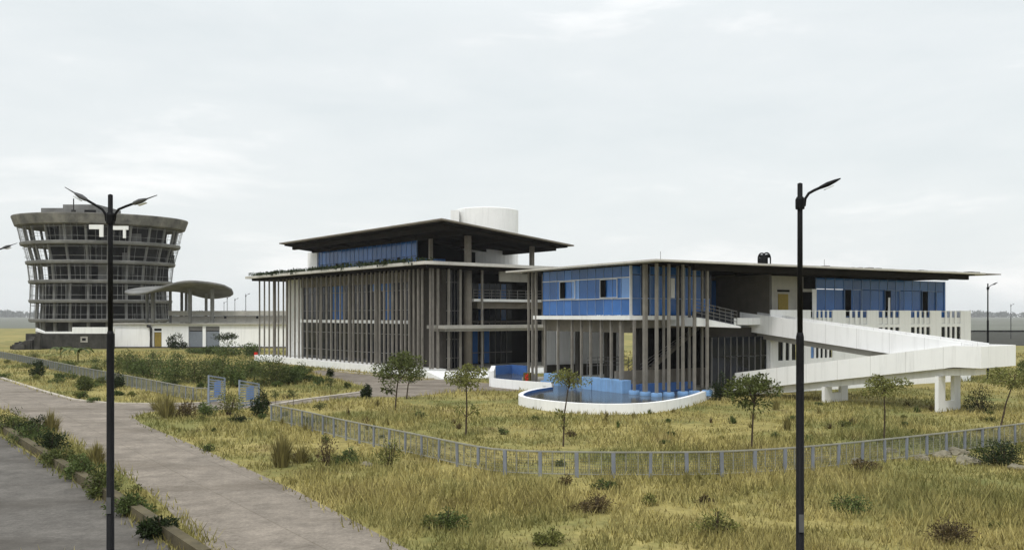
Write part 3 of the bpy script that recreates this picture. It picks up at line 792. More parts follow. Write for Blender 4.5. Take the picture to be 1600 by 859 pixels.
def wall_between(A, B, z0, z1):
    mb = MB(); n = len(A)
    V = [(p.x, p.y, z0) for p in A] + [(p.x, p.y, z1) for p in A] + [(p.x, p.y, z0) for p in B] + [(p.x, p.y, z1) for p in B]
    Fc = []
    for i in range(n - 1):
        Fc += [(i, i + 1, n + i + 1, n + i), (n + i, n + i + 1, 3 * n + i + 1, 3 * n + i), (2 * n + i + 1, 2 * n + i, 3 * n + i, 3 * n + i + 1), (i + 1, i, 2 * n + i, 2 * n + i + 1)]
    Fc += [(0, n, 3 * n, 2 * n), (n - 1, 2 * n + n - 1, 3 * n + n - 1, n + n - 1)]
    return mb.add(V, Fc)
wall_between(rl_, inn, 0, zr).build('pool_wall', M['white'], pool)
wall_between(inn, blu, .2, zr - .03).build('pool_lining', M['blue_d'], pool)
back = [FB.p(5.8, 2.9), FB.p(1, 2.9), FB.p(.9, 14), FB.p(-.4, 15)]
wp = [(p.x, p.y) for p in blu] + [(p.x, p.y) for p in back]
WPOLY = [(p.x, p.y) for p in rl_] + [(p.x, p.y) for p in back]
wt = MB().add([(p[0], p[1], .44) for p in wp], [tuple(range(len(wp)))]).build('pool_water', M['water'], pool)
MB().box(1.0, 6.0, 2.9, 3.15, .2, 1.08, FB).box(.95, 1.2, 3.152, 14.5, .2, 1.0, FB).build('back_lining', M['blue_d'], pool)
# second basin between the two buildings
ps = thing('pool', gp(800, 604) + (0,), 'small basin with blue inner wall and white front beside the entrance steps', 'pool')
l1 = smooth_line([gp(767, 604), gp(795, 607), gp(830, 610), gp(862, 612)])
l2 = offset(l1, .3)
wall_between(l1, l2, 0, .72).build('pool_wall', M['white'], ps)
bk = [Vector((*gp(772, 592), 0)), Vector((*gp(800, 590), 0)), Vector((*gp(822, 592), 0))]
bk2 = offset(bk, .3)
wall_between(bk, bk2, 0, 1.25).build('back_lining', M['blue_d'], ps)
wq = [(p.x, p.y, .4) for p in l2] + [(p.x, p.y, .4) for p in reversed(bk)]
MB().add(wq, [tuple(range(len(wq)))]).build('pool_water', M['water'], ps)
p = gp(768, 603); MB().box(p[0] - .2, p[0] + .2, p[1] - .1, p[1] + 8, 0, 1.3).build('pool_pier', M['white'], ps)

# litter bin between the two pools
bp_ = gp(824, 607); bn = thing('litter_bin', (*bp_, 0), 'small olive litter bin with red lettering standing between the two pools', 'litter bin')
for dx in (-.26, .26): MB().box(bp_[0] + dx - .03, bp_[0] + dx + .03, bp_[1] - .04, bp_[1] + .04, 0, 1.25).build('leg', M['greym'], bn)
MB().prism([(bp_[0] - .25, bp_[1] - .2), (bp_[0] + .25, bp_[1] - .2), (bp_[0] + .34, bp_[1] + .2), (bp_[0] - .34, bp_[1] + .2)], .35, 1.32).build('bin_body', M['bin'], bn, bevel=.03)
g = MB()
for k in range(6):
    z = .48 + k * .13; g.box(bp_[0] - .19, bp_[0] + .08, bp_[1] - .225, bp_[1] - .204, z, z + .05); g.box(bp_[0] - .19 + .09 * (k % 3), bp_[0] - .12 + .09 * (k % 3), bp_[1] - .223, bp_[1] - .205, z + .05, z + .13)
g.build('red_lettering', M['red'], bn)
MB().box(bp_[0] + .5, bp_[0] + .62, bp_[1] + .1, bp_[1] + .22, 0, 1.15).build('side_post', M['greym'], bn)

# ------------------------------------------------------------------ the ramp
d_ = Vector((4.84, -6.0, 0)); ul = d_.length; d_ /= ul; nrm = Vector((-d_.y, d_.x, 0))   # nrm points to the far side
RP0 = Vector((21.96, 61.3, 0))
ramp = thing('pedestrian_ramp', RP0, 'white switchback ramp on piers rising from the lawn to the terrace', 'ramp')
def rp(s_, off, z): w = RP0 + d_ * (s_ * ul) + nrm * off; return Vector((w.x, w.y, z))
ztop = lambda s_: 2.92 + 1.165 * s_ if s_ < 1.06 else 4.16          # parapet top of the lower flight
zup = lambda s_: 6.27 + (4.22 - 6.27) * (s_ + 1.24) / (1.06 + 1.24)  # parapet top of the upper flight
SE = 1.27
def wallrun(s0, s1, off0, off1, zt, h, mb, n=1):
    for i in range(n):
        sa_, sb_ = s0 + (s1 - s0) * i / n, s0 + (s1 - s0) * (i + 1) / n
        P_ = []
        for k in (0, 1):
            for s_, o_ in ((sa_, off0), (sb_, off0), (sb_, off1), (sa_, off1)):
                P_.append(rp(s_, o_, zt(s_) - (h if k == 0 else 0)))
        mb.hexa(P_)
    return mb
# offsets: lower flight 0..2.3, upper flight 2.5..4.8 (far side); 0 is the face towards the lawn
wallrun(-1.25, 1.06, 0, .18, ztop, 1.32, MB(), 1).build('parapet', M['ramp'], ramp)
wallrun(1.06, SE, 0, .18, ztop, 1.32, MB()).build('parapet', M['ramp'], ramp)
wallrun(-1.25, 1.0, 2.2, 2.36, ztop, 1.2, MB()).build('parapet', M['ramp'], ramp)
wallrun(-1.24, 1.06, 2.45, 2.62, zup, 1.42, MB()).build('parapet', M['ramp'], ramp)
wallrun(-1.24, 1.06, 4.7, 4.88, zup, 1.42, MB()).build('parapet', M['ramp'], ramp)
MB().hexa([rp(SE - .025, .181, 2.84), rp(SE, .181, 2.84), rp(SE, 4.88, 2.84), rp(SE - .025, 4.88, 2.84), rp(SE - .025, .181, 4.155), rp(SE, .181, 4.155), rp(SE, 4.88, 4.155), rp(SE - .025, 4.88, 4.155)]).build('parapet', M['ramp'], ramp)
wallrun(1.062, SE - .027, 4.7, 4.88, lambda s_: 4.155, 1.32, MB()).build('parapet', M['ramp'], ramp)
wallrun(-1.2, 1.06, .182, 2.198, lambda s_: ztop(s_) - 1.05, .22, MB()).build('lower_deck', M['conc_l'], ramp)
wallrun(-1.24, 1.06, 2.622, 4.698, lambda s_: zup(s_) - 1.05, .22, MB()).build('upper_deck', M['conc_l'], ramp)
wallrun(1.062, SE - .027, .182, 4.698, lambda s_: 3.08, .22, MB()).build('landing_deck', M['conc_l'], ramp)
wallrun(-.95, 1.2, .55, 1.9, lambda s_: ztop(s_) - 1.325, .45, MB(), 8).build('deck_beam', M['white2'], ramp)
wallrun(-1.2, 1.05, 3.0, 4.3, lambda s_: zup(s_) - 1.425, .45, MB()).build('deck_beam', M['conc_l'], ramp)
def pier(s_, zt, zh):
    mb = MB()
    for o0, o1 in ((.05, .95), (2.15, 3.0)):
        P_ = []
        for z in (0, zt):
            for ss, oo in ((s_ - .015, o0), (s_ + .015, o0), (s_ + .015, o1), (s_ - .015, o1)): P_.append(rp(ss, oo, z))
        mb.hexa(P_)
    P_ = []
    for z in (0, zh):
        for ss, oo in ((s_ - .012, .951), (s_ + .012, .951), (s_ + .012, 2.149), (s_ - .012, 2.149)): P_.append(rp(ss, oo, z))
    mb.hexa(P_)
    return mb
pier(-.10, 1.08, .62).build('pier', M['white2'], ramp)
pier(.92, 2.22, .62).build('pier', M['white2'], ramp)

# ------------------------------------------------------------------ unfinished tower
TX, TY = -86.9, 190.0
tw = thing('concrete_tower', (TX, TY, 0), 'unfinished grey concrete tower that flares outward toward its top', 'tower')
K = TY / F
HW = [113, 113, 113.5, 118, 126.5, 134]          # half widths in px, bottom to top slab
SY = [501, 470, 438.5, 407.5, 377, 346]           # slab rows
YS, ROT = .80, R(14)
rings = [(HW[i] * K * .905, CAMZ - (SY[i] - HZ) * K * .93) for i in range(6)]
def ring(r, z, n=72):
    o = []
    for k in range(n):
        a = 2 * math.pi * k / n; x, y = math.cos(a) * r, math.sin(a) * r * YS
        o.append(Vector((TX + x * math.cos(ROT) - y * math.sin(ROT), TY + x * math.sin(ROT) + y * math.cos(ROT), z)))
    return o
for i, (r, z) in enumerate(rings):
    t = 2.0 if i == 5 else .62
    MB().lathe([(r - .35, -.35), (r, -.25), (r + .12, t - .4), (r + .05, t - .25)] if i < 5 else [(r - .5, -.4), (r + .1, -.2), (r + .75, t - .4), (r + .7, t - .2), (r + .3, t - .25)], (TX, TY, z), 72, 1, YS, ROT).build('floor_slab' if i < 5 else 'roof_parapet', M['tower'] if i < 5 else M['parapet_t'], tw)
lo = MB()
for i in range(5):
    (r0, z0), (r1, z1) = rings[i], rings[i + 1]
nc = 22
for k in range(nc):
    mb = MB()
    for i in range(5):
        (r0, z0), (r1, z1) = rings[i], rings[i + 1]
        a = 2 * math.pi * (k + .3) / nc
        def at(r, z, da=0):
            x, y = math.cos(a + da) * r, math.sin(a + da) * r * YS
            return Vector((TX + x * math.cos(ROT) - y * math.sin(ROT), TY + x * math.sin(ROT) + y * math.cos(ROT), z))
        mb.tube([at(r0 - 1.3, z0 + .2), at(r1 - 1.5, z1 - .3)], .27, 8)
    if k % 1 == 0: mb.tube([at(rings[0][0] - 1.6, 0), at(rings[0][0] - 1.5, rings[0][1] - .3)], .36, 8)
    mb.build('column', M['tower'], tw)
for i in range(5):                               # scaffolding-like glazing frame of each storey
    (r0, z0), (r1, z1) = rings[i], rings[i + 1]
    z0 += .22; z1 -= .3; mb = MB(); nf = 88
    A, B = ring(r0 - .12, z0, nf), ring(r1 - .3, z1, nf)
    for k in range(nf):
        if (k * 7 + i * 3) % 11 in (0, 4) or mnoise.noise(Vector((k * .23, i * 3.1, 0))) > .28: continue
        mb.tube([A[k], B[k]], .035, 4)
    for f in (.3, .84):
        for k in range(nf):
            q = (k + 1) % nf
            mb.tube([A[k].lerp(B[k], f), A[q].lerp(B[q], f)], .035, 4, caps=False)
    mb.build('glazing_frame', M['frame_t'], tw)
for i in range(5):                               # inner partition walls and core of each storey
    (r0, z0), (r1, z1) = rings[i], rings[i + 1]
    for (xa, xb, ya, yb) in ((-9.5, -1.0, -3.5, 6), (2.5, 11.5, -3.5, 5)):
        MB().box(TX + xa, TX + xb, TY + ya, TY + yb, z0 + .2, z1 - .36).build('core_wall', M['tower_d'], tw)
    rr = random.Random(40 + i)
    for k in range(18):
        a = rr.uniform(math.pi, 2 * math.pi) if k < 9 else rr.uniform(0, math.pi)
        if i == 3 and math.cos(a) < -.8: continue
        q = rr.uniform(.62, .86); x, y = math.cos(a) * r0 * q, math.sin(a) * r0 * q * YS
        w = rr.uniform(1.2, 3.0) if k < 9 else rr.uniform(3.5, 6.5); h = z1 - .36 if rr.random() < .8 else z0 + rr.uniform(1.0, 2.4)
        mb = MB()
        if rr.random() < .6 or k >= 9: mb.box(TX + x - w / 2, TX + x + w / 2, TY + y, TY + y + .25, z0 + .2, h)
        else: mb.box(TX + x, TX + x + .25, TY + y - w / 2, TY + y + w / 2, z0 + .2, h)
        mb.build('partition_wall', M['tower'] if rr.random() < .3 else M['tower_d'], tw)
cw = MB()                                        # bright new panels on the upper storeys
for (px0, px1, y0, y1) in ((139, 161, 351, 358), (155, 161, 358, 370), (176, 200, 353, 359), (192, 196, 359, 372), (30, 32, 0, 0)):
    if y1 == 0: continue
    Yp = TY - 13.4; p0, p1 = atY(px0, y0, Yp), atY(px1, y1, Yp); cw.box(p0.x, p1.x, Yp, Yp + .3, p1.z, p0.z)
cw.build('white_panel', M['white2'], tw)
zt = rings[5][1] + 1.6
p0, p1, p2 = atY(64, 320, TY - 4), atY(102, 320, TY - 4), atY(156, 320, TY - 4)
pent = MB()
def rot_box(x0, x1, y0, y1, z0, z1): pent.box(x0, x1, y0, y1, z0, z1)
rot_box(p0.x, p1.x, TY - 4, TY + 5, zt - 2, zat(TY - 4, 325)); rot_box(p1.x, p2.x, TY - 5, TY + 6, zt - 2, zat(TY - 5, 319.5))
pe = pent.build('roof_block', M['tower'], tw)
w0, w1 = atY(132, 328, TY - 5), atY(150, 334, TY - 5); MB().box(w0.x, w1.x, TY - 5.06, TY - 5.003, w1.z, w0.z).build('window', M['dark'], pe)
q = atY(115, 315, TY - 8); MB().tube([(q.x, q.y, zt - .5), (q.x, q.y, q.z + .6)], .12, 6).box(q.x - .35, q.x + .35, q.y - .3, q.y + .3, zt - 1, zt + 1.3).build('roof_mast', M['tower_d'], tw)
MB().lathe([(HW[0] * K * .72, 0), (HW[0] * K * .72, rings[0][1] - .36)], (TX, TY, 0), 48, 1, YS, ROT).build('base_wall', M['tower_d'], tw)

# low yard wall in front of the tower
Yd = gp(100, 545)[1]
yw = thing('yard_wall', (-82, Yd, 0), 'sooty dark wall with a white band in front of the flaring tower', 'wall')
q0, q1 = atY(40, 522, Yd), atY(178, 521, Yd)
MB().box(q0.x, q1.x, Yd, Yd + .4, 0, q1.z).build('wall_base', M['darkwall'], yw)
wb = MB()
pw0, pw1, pw2, pw3 = atY(56, 512.5, Yd), atY(70, 518.5, Yd), atY(113, 517, Yd), atY(178, 511, Yd)
zb = q1.z + .003
wb.prism([(pw0.x, Yd - .1), (pw1.x, Yd - .1), (pw1.x, Yd + .5), (pw0.x, Yd + .5)], [zb + .4, zb, zb, zb + .4], [pw0.z, pw1.z, pw1.z, pw0.z])
wb.box(pw1.x, pw2.x, Yd - .1, Yd + .5, zb, pw2.z - .1).box(pw2.x + .01, pw3.x, Yd - .12, Yd + .5, zb, pw3.z)
wb.build('white_band', M['white2'], yw)
h0, h1 = atY(126, 525.5, Yd), atY(137, 534.5, Yd)
fr_ = MB().box(h0.x, h1.x, Yd - .08, Yd - .003, h1.z, h0.z).build('window_frame', M['conc_l'], yw)
MB().box(h0.x + .3, h1.x - .3, Yd - .12, Yd - .083, h1.z + .28, h0.z - .28).build('opening', M['dark'], fr_)
rb = MB()
for i in range(26):
    px = random.uniform(28, 60); p = atY(px, 545, Yd - random.uniform(0, 3)); h = random.uniform(.3, 1.0) + (px - 28) / 32 * 2.0
    s_ = random.uniform(.5, 1.1); rb.hexa([(p.x + dx * s_ * random.uniform(.6, 1), p.y + dy * s_ * random.uniform(.6, 1), (0 if k == 0 else h * random.uniform(.7, 1))) for k in (0, 1) for dx, dy in ((-1, -1), (1, -1), (1, 1), (-1, 1))])
tag(rb.build('rubble_heap', M['darkwall']), 'dark broken masonry heap at the left end of the sooty wall', 'rubble heap')

# ------------------------------------------------------------------ long white annex
Yw = gp(280, 543.5)[1]
an = thing('annex_building', (-60, Yw, 0), 'long low white building with ochre door and two grey roller shutters', 'building')
x0, x1 = atY(176, 540, Yw).x, atY(470, 540, Yw).x
ztw = zat(Yw, 507)
dx0, dx1 = atY(240.5, 0, Yw).x, atY(252.5, 0, Yw).x
sx = [(atY(a, 0, Yw).x, atY(b, 0, Yw).x) for a, b in ((294.5, 316.5), (321.5, 343))]
wl = MB(); xs = x0
for a, b in [(dx0, dx1)] + sx:
    wl.box(xs, a, Yw, Yw + .35, 0, ztw); xs = b
wl.box(xs, x1, Yw, Yw + .35, 0, ztw)
zd = zat(Yw, 518.5); zs = zat(Yw, 509.5)
wl.box(dx0, dx1, Yw + .002, Yw + .35, zat(Yw, 513), ztw).box(dx0, dx1, Yw + .002, Yw + .35, zd, zat(Yw, 517))
for a, b in sx: wl.box(a, b, Yw + .002, Yw + .35, zs, ztw)
wl.build('wall', M['white'], an)
MB().box(x0 - .2, x1, Yw - .45, Yw + 9, ztw + .003, zat(Yw, 504.5)).build('roof_slab', M['conc_l'], an)
MB().box(x0, x1, Yw + .4, Yw + 9, 0, ztw - .01).build('inner_block', M['conc_d'], an)
MB().box(dx0 + .1, dx1 - .1, Yw + .12, Yw + .2, .2, zd - .05).build('door', M['door'], an)
MB().box(dx0, dx1, Yw + .15, Yw + .2, zat(Yw, 517) + .02, zat(Yw, 513) - .02).build('transom_window', M['dark'], an)
for a, b in sx:
    sh = MB()
    zm = zat(Yw, 517)
    nsl = 12
    for k in range(nsl):
        za = .15 + (zm - .2) * k / nsl; sh.box(a + .05, b - .05, Yw + .16 + .02 * (k % 2), Yw + .24, za, za + (zm - .2) / nsl - .01)
    s_o = sh.build('roller_shutter', M['shutter'], an)
    MB().box(a + .05, b - .05, Yw + .05, Yw + .2, zm + .1, zs - .02).build('shutter_box', M['greym'], s_o)
MB().box(x0, x1, Yw - .3, Yw - .003, 0, .25).build('plinth', M['conc_d'], an)
q = atY(235, 512, Yw); MB().tube([(q.x - .5, Yw - .3, 4.1), (q.x, Yw - .3, 4.0), (q.x + .2, Yw - .3, 3.6), (q.x + .2, Yw - .3, 0)], .24, 8).build('drain_pipe', M['tower_d'], an)
xu0 = atY(268, 0, Yw + 3).x
MB().box(xu0, x1, Yw + 3, Yw + 8, ztw + .4, zat(Yw + 3, 493.5)).build('upper_wall', M['conc_l'], an)
MB().box(xu0 - .4, x1, Yw + 2.3, Yw + 8.4, zat(Yw + 3, 492.8), zat(Yw + 3, 485.5)).build('upper_parapet', M['conc_l'], an)
hm = MB()
for px in (334, 352, 402):
    q = atY(px, 495.5, Yw + 3); hm.box(q.x - .22, q.x + .22, Yw + 2.95, Yw + 2.997, q.z - .22, q.z + .22)
hm.build('drain_hole', M['dark'], an)

# curved canopy over the annex
cn = thing('concrete_canopy', (-66, Yw + 5, 0), 'warped oval concrete canopy on round posts beside the flaring tower', 'canopy')
Yc = Yw + 2
na, nt_ = 40, 9
V = []; Fc = []
def csurf(s_, t):
    px = 200 + 162 * s_
    hw = 6.5 * math.sqrt(max(0, 1 - (2 * s_ - 1) ** 2)) ** .8 + .05
    zc = zat(Yc, 454 - 1.5 * s_)
    f_ = min(1, max(0, (s_ - .15) / .6)); f_ = f_ * f_ * (3 - 2 * f_)
    tilt = -1.0 + 2.5 * f_                      # near edge low on the left, high on the right
    y = Yc + t * hw
    return Vector(((px - 800) / F * Yc, y, zc - t * hw / 6.5 * tilt))
for top in (1, 0):
    for i in range(na + 1):
        for j in range(nt_):
            p = csurf(i / na, -1 + 2 * j / (nt_ - 1)); V.append((p.x, p.y, p.z + (.22 if top else -.22)))
n1 = (na + 1) * nt_
for i in range(na):
    for j in range(nt_ - 1):
        k = i * nt_ + j
        Fc.append((k, k + nt_, k + nt_ + 1, k + 1)); Fc.append((n1 + k, n1 + k + 1, n1 + k + nt_ + 1, n1 + k + nt_))
    for j in (0, nt_ - 1):
        k = i * nt_ + j; Fc.append((k, k + nt_, n1 + k + nt_, n1 + k) if j else (k + nt_, k, n1 + k, n1 + k + nt_))
MB().add(V, Fc).build('canopy_shell', M['tower'], cn, True)
for px, t in ((272, .6), (281, .5), (290, .3), (303.5, -.35), (317, .3), (336, -.3), (243, -.2), (228, .1), (262, .2)):
    s_ = (px - 200) / 162; p = csurf(s_, t); r = .38 if t < 0 else .28
    MB().tube([(p.x, p.y, ztw + .3), (p.x, p.y, p.z - .2)], r, 10).build('post', M['tower'], cn)

# ------------------------------------------------------------------ street lamps
def lamp_arm(parent, sgn, L_=.75, tip=True, rise=.42, dz=0.0):
    pts = [Vector((sgn * .1, 0, 8.35)), Vector((sgn * .12, 0, 8.52)), Vector((sgn * .2, 0, 8.64)), Vector((sgn * (.2 + L_ * .5), 0, 8.66 + rise * .4)), Vector((sgn * (.2 + L_), 0, 8.66 + rise * .85))]
    pts = [p + Vector((0, 0, dz)) for p in pts]
    am = MB().tube(pts, .032, 8).build('arm', M['black'], parent, True)
    e_ = pts[-1]; dr_ = (pts[-1] - pts[-2]).normalized(); n2 = Vector((-dr_.z * sgn, 0, dr_.x * sgn))
    hd = MB(); 
    prof = [(0, .04, .03), (.08, .10, .05), (.25, .13, .07), (.42, .12, .05), (.56, .05, .02)] if not tip else [(0, .04, .03), (.06, .1, .06), (.2, .12, .08), (.32, .09, .05), (.40, .03, .02)]
    R_ = []
    for t, w, h in prof:
        c = e_ + dr_ * (t - .04)
        for k in range(10):
            a = 2 * math.pi * k / 10; R_.append(c + Vector((0, 1, 0)) * (math.cos(a) * w * .85) + n2 * (math.sin(a) * h * .8))
    fc = [tuple(range(9, -1, -1)), tuple(40 + k for k in range(10))]
    for i in range(4):
        for k in range(10): q = (k + 1) % 10; fc.append((i * 10 + k, i * 10 + q, (i + 1) * 10 + q, (i + 1) * 10 + k))
    hd.add(R_, fc)
    if tip: hd.tube([e_ + dr_ * .3, e_ + dr_ * .62], .02, 6, .01)
    ho = hd.build('lamp_head', M['lampgrey'] if tip else M['black'], am, True)
    c = e_ + dr_ * .2 - n2 * .085
    MB().bar(c - dr_ * .1, c + dr_ * .1, .13, .02).build('lamp_lens', M['lens'], ho)
def make_lamp(label, double, group=None):
    t = local_thing('street_lamp', label, 'street lamp', group); dz0 = 0 if double else .14
    MB().box(-.055, .055, -.112, -.09, 1.1, 1.5).build('access_hatch', M['lampgrey'], t)
    MB().lathe([(.062, 5.6), (.058, 9.0), (.02, 9.02)], (0, 0, 0), 14).build('upper_pole', M['black'], t, True)
    MB().lathe([(.2, 0), (.2, .05), (.092, .06), (.088, 5.52), (.066, 5.62)], (0, 0, 0), 14).build('lower_pole', M['black'], t, True)
    MB().lathe([(.1, 8.28 + dz0), (.105, 8.34 + dz0), (.105, 8.5 + dz0), (.075, 8.56 + dz0)], (0, 0, 0), 12).build('collar', M['black'], t)
    lamp_arm(t, 1, .38 if double else .24, double, .15 if double else .12, 0 if double else .14)
    if double: lamp_arm(t, -1, .40, True, .26)
    return t
def place(t, px, Y, rz=0.0, sc=1.0, z=0):
    t.location = ((px - 800) / F * Y, Y, z); t.rotation_euler = (0, 0, rz); t.scale = (sc, sc, sc); return t
l1_ = make_lamp('black street lamp with two arms standing in front of the flaring tower', True)
place(l1_, 172.5, 22.3)
l2_ = make_lamp('tall black single arm street lamp in front of the white ramp', False)
place(l2_, 1250, 20.4)
c = copy_tree(l1_); c['label'] = 'double arm street lamp at the left border of the view, only one lamp head showing'; place(c, -17, 37)
c = copy_tree(l2_); c['label'] = 'thin street lamp behind the end of the ramp, right of the building'; place(c, 1543.5, 84, R(0))
c = copy_tree(l2_); c['label'] = 'faint lamp post far out in the field at the right edge'; place(c, 1579.5, 233)
for px, y_, Yq in ((384, 459, 240), (367, 466, 260), (355, 463, 270), (350, 471, 290)):
    c = copy_tree(l2_); c['group'] = 'faint street lamps on the horizon'; c['label'] = 'faint street lamp on the horizon above the low white building'
    place(c, px, Yq, 0, zat(Yq, y_) / 9.0)

# ------------------------------------------------------------------ fences and gate
def fence(label, pix, h=.95, group=None):
    pts = []
    for px, py in pix:
        Y = (CAMZ - h) * F / (py - HZ); pts.append(((px - 800) / F * Y, Y))
    ln = smooth_line(pts, 10); L_ = [0]
    for p, q in zip(ln[:-1], ln[1:]): L_.append(L_[-1] + (q - p).length)
    def at(s_):
        s_ = min(max(s_, 0), L_[-1] - 1e-6)
        i = max(0, np.searchsorted(L_, s_, side='right') - 1); i = min(i, len(ln) - 2)
        return ln[i].lerp(ln[i + 1], (s_ - L_[i]) / max(1e-9, L_[i + 1] - L_[i]))
    f = thing('fence', (*at(0).xy, 0), label, 'fence', group)
    n = int(L_[-1] / 1.35); top = MB(); bot = MB(); wire = MB(); bars = MB()
    n_ = max(int(L_[-1] / 1.0), 2)
    for i in range(n_):
        p, q = at(L_[-1] * i / n_), at(L_[-1] * (i + 1) / n_)
        top.bar((p.x, p.y, h), (q.x, q.y, h), .06, .05); bot.bar((p.x, p.y, .13), (q.x, q.y, .13), .04, .035)
    for i in range(n + 1):
        p = at(L_[-1] * i / n); t = (at(L_[-1] * i / n + .1) - at(L_[-1] * i / n - .1)).normalized()
        if i % 1 == 0 and i < 95:
            w = .055 + .02 * random.random(); lean = t * random.uniform(-.03, .03); x = t * w; y = Vector((-t.y, t.x, 0)) * .03
            MB().hexa([p + sx_ * x + sy_ * y + Vector((0, 0, z)) + (lean if z else Vector((0, 0, 0))) for z in (0, h - .026) for sx_, sy_ in ((-1, -1), (1, -1), (1, 1), (-1, 1))]).build('post', M['fence'], f)
        if i < n:
            for k in (1, 2):
                q = at(L_[-1] * (i + k / 3) / n); bars.tube([(q.x, q.y, .1), (q.x, q.y, h - .02)], .018, 4)
    s_ = 0
    while s_ < L_[-1]:
        p = at(s_); wire.tube([(p.x, p.y, .12), (p.x, p.y, h - .02)], .007, 3, caps=False); s_ += .085
    for z in [.2 + .1 * k for k in range(8)]:
        for i in range(n_):
            p, q = at(L_[-1] * i / n_), at(L_[-1] * (i + 1) / n_); wire.tube([(p.x, p.y, z), (q.x, q.y, z)], .006, 3, caps=False)
    top.build('top_rail', M['rail'], f); bot.build('bottom_rail', M['rail'], f); bars.build('pickets', M['rail'], f); wire.build('wire_mesh', M['wire'], f)
    return f
fence('pale wire fence running left from the blue gate towards the dark wall', [(-60, 541), (0, 549), (60, 560), (125, 573), (200, 586.5), (250, 596), (300, 605), (325, 606)])
fence('long pale wire fence curving right from the blue gate round the lawn', [(424, 632), (470, 641), (540, 656.5), (640, 676), (740, 696), (800, 703), (900, 705.5), (1000, 706), (1120, 705), (1250, 698), (1380, 686), (1500, 673), (1600, 661), (1700, 649)])
def gate_leaf(label, pa, pb):
    # pa, pb: (px, y top, y base)
    Ya, Yb = CAMZ * F / (pa[2] - HZ), CAMZ * F / (pb[2] - HZ)
    A = Vector(((pa[0] - 800) / F * Ya, Ya, 0)); B = Vector(((pb[0] - 800) / F * Yb, Yb, 0)); za, zb_ = zat(Ya, pa[1]), zat(Yb, pb[1])
    g = thing('gate_leaf', A, label, 'gate', None)
    fr = MB()
    for p, z in ((A, za), (B, zb_)): fr.tube([p, p + Vector((0, 0, z))], .06, 8)
    fr.bar(A + Vector((0, 0, za - .03)), B + Vector((0, 0, zb_ - .03)), .06, .09); fr.bar(A + Vector((0, 0, .2)), B + Vector((0, 0, .2)), .06, .09)
    fr.build('gate_frame', M['gate'], g)
    sl_ = MB()
    for k in range(9):
        f = .14 + .09 * k; sl_.bar(A + Vector((0, 0, za * f)), B + Vector((0, 0, zb_ * f)), .03, .085)
    sl_.build('slats', M['gate'], g)
    C1, C2 = A.lerp(B, .35), A.lerp(B, .75); z = (za + zb_) / 2
    MB().hexa([C1 + Vector((0, -.03, .5)), C2 + Vector((0, -.03, .5)), C2 + Vector((0, -.01, .5)), C1 + Vector((0, -.01, .5)), C1 + Vector((0, -.03, z * .82)), C2 + Vector((0, -.03, z * .82)), C2 + Vector((0, -.01, z * .82)), C1 + Vector((0, -.01, z * .82))]).build('blue_panel', M['gateblue'], g)
gate_leaf('blue grey slatted gate leaf half hidden by weeds, nearer the tower', (326, 586, 632), (351, 590, 628))
gate_leaf('blue grey slatted gate leaf standing open beside the dark shrub', (374, 593.5, 640), (404.5, 599, 634))

def inpoly(X, Y, poly):
    c = np.zeros(len(X), bool); n = len(poly); j = n - 1
    for i in range(n):
        xi, yi = poly[i]; xj, yj = poly[j]
        c ^= ((yi > Y) != (yj > Y)) & (X < (xj - xi) * (Y - yi) / (yj - yi + 1e-12) + xi); j = i
    return c
# ------------------------------------------------------------------ vegetation
def tree(label, px, pyb, pytop, crown_w, crown_h, leafm='leaf', lean=0.0, n=900, ln=.26, name='young_tree', tiers=None, trunk_r=.055, group=None, seed=0, low=None):
    rr = random.Random(seed or int(px * 7 + pyb)); x, Y = gp(px, pyb); H = zat(Y, pytop); k = Y / F
    cw, ch = crown_w * k, crown_h * k
    t = thing(name, (x, Y, 0), label, 'tree', group)
    tr_ = MB(); cr2 = MB(); zc = H - ch / 2
    top = Vector((x + lean * k, Y, zc))
    mid = Vector((x + lean * k * .35 + rr.uniform(-.05, .05), Y, zc * .5))
    tr_.tube([(x, Y, -.05), mid, top, (top.x, top.y, H - ch * .25)], trunk_r, 7, trunk_r * .35)
    nb_ = 11
    for i in range(nb_):
        a = 2 * math.pi * i / nb_ + rr.uniform(-.4, .4); q = rr.uniform(.35, .95) if i > 1 else .1
        z = zc + ch * .5 * rr.uniform(-.75, .8) * math.sqrt(1 - q * q * .6)
        tip = Vector((top.x + math.cos(a) * cw / 2 * q, top.y + math.sin(a) * cw / 2 * q, z))
        st_ = Vector((top.x, top.y, zc - ch * .5 * rr.uniform(.1, .9)))
        tr_.tube([st_, st_.lerp(tip, .55) + Vector((0, 0, .05)), tip], trunk_r * .45, 5, trunk_r * .15)
        m_ = int(n * 2.3) // nb_; s_ = rr.uniform(.14, .32)
        leafcloud(cr2, tip, cw * s_, cw * s_, min(ch * .22, cw * s_ * .8), m_, ln * .68, ln * .36, .25)
        for _k in range(3):
            tr_.tube([tip, tip + Vector((rr.uniform(-1, 1), rr.uniform(-1, 1), rr.uniform(-.3, .8))) * cw * .16], trunk_r * .14, 4, trunk_r * .06)
    if low:
        for (dx, dz, sz, nn) in low:
            c = Vector((x + dx * k, Y, dz)); tr_.tube([(x + lean * k * .2, Y, max(dz - .4, .2)), c], .02, 5, .01)
            leafcloud(cr2, c, sz, sz, sz * .6, nn, ln, ln * .5, .2)
    tr_.build('trunk', M['bark'], t); cr2.build('crown', M[leafm], t)
    return t
tree('leafy young tree with dense round crown in front of the brown column screen', 617, 642, 545, 66, 56, 'leaf', 8, 1100, .24, low=[(-10, 1.35, .38, 60)])
tree('slim young tree just behind the dense round one near the driveway', 635, 623, 560, 40, 40, 'leaf', 8, 520, .24)
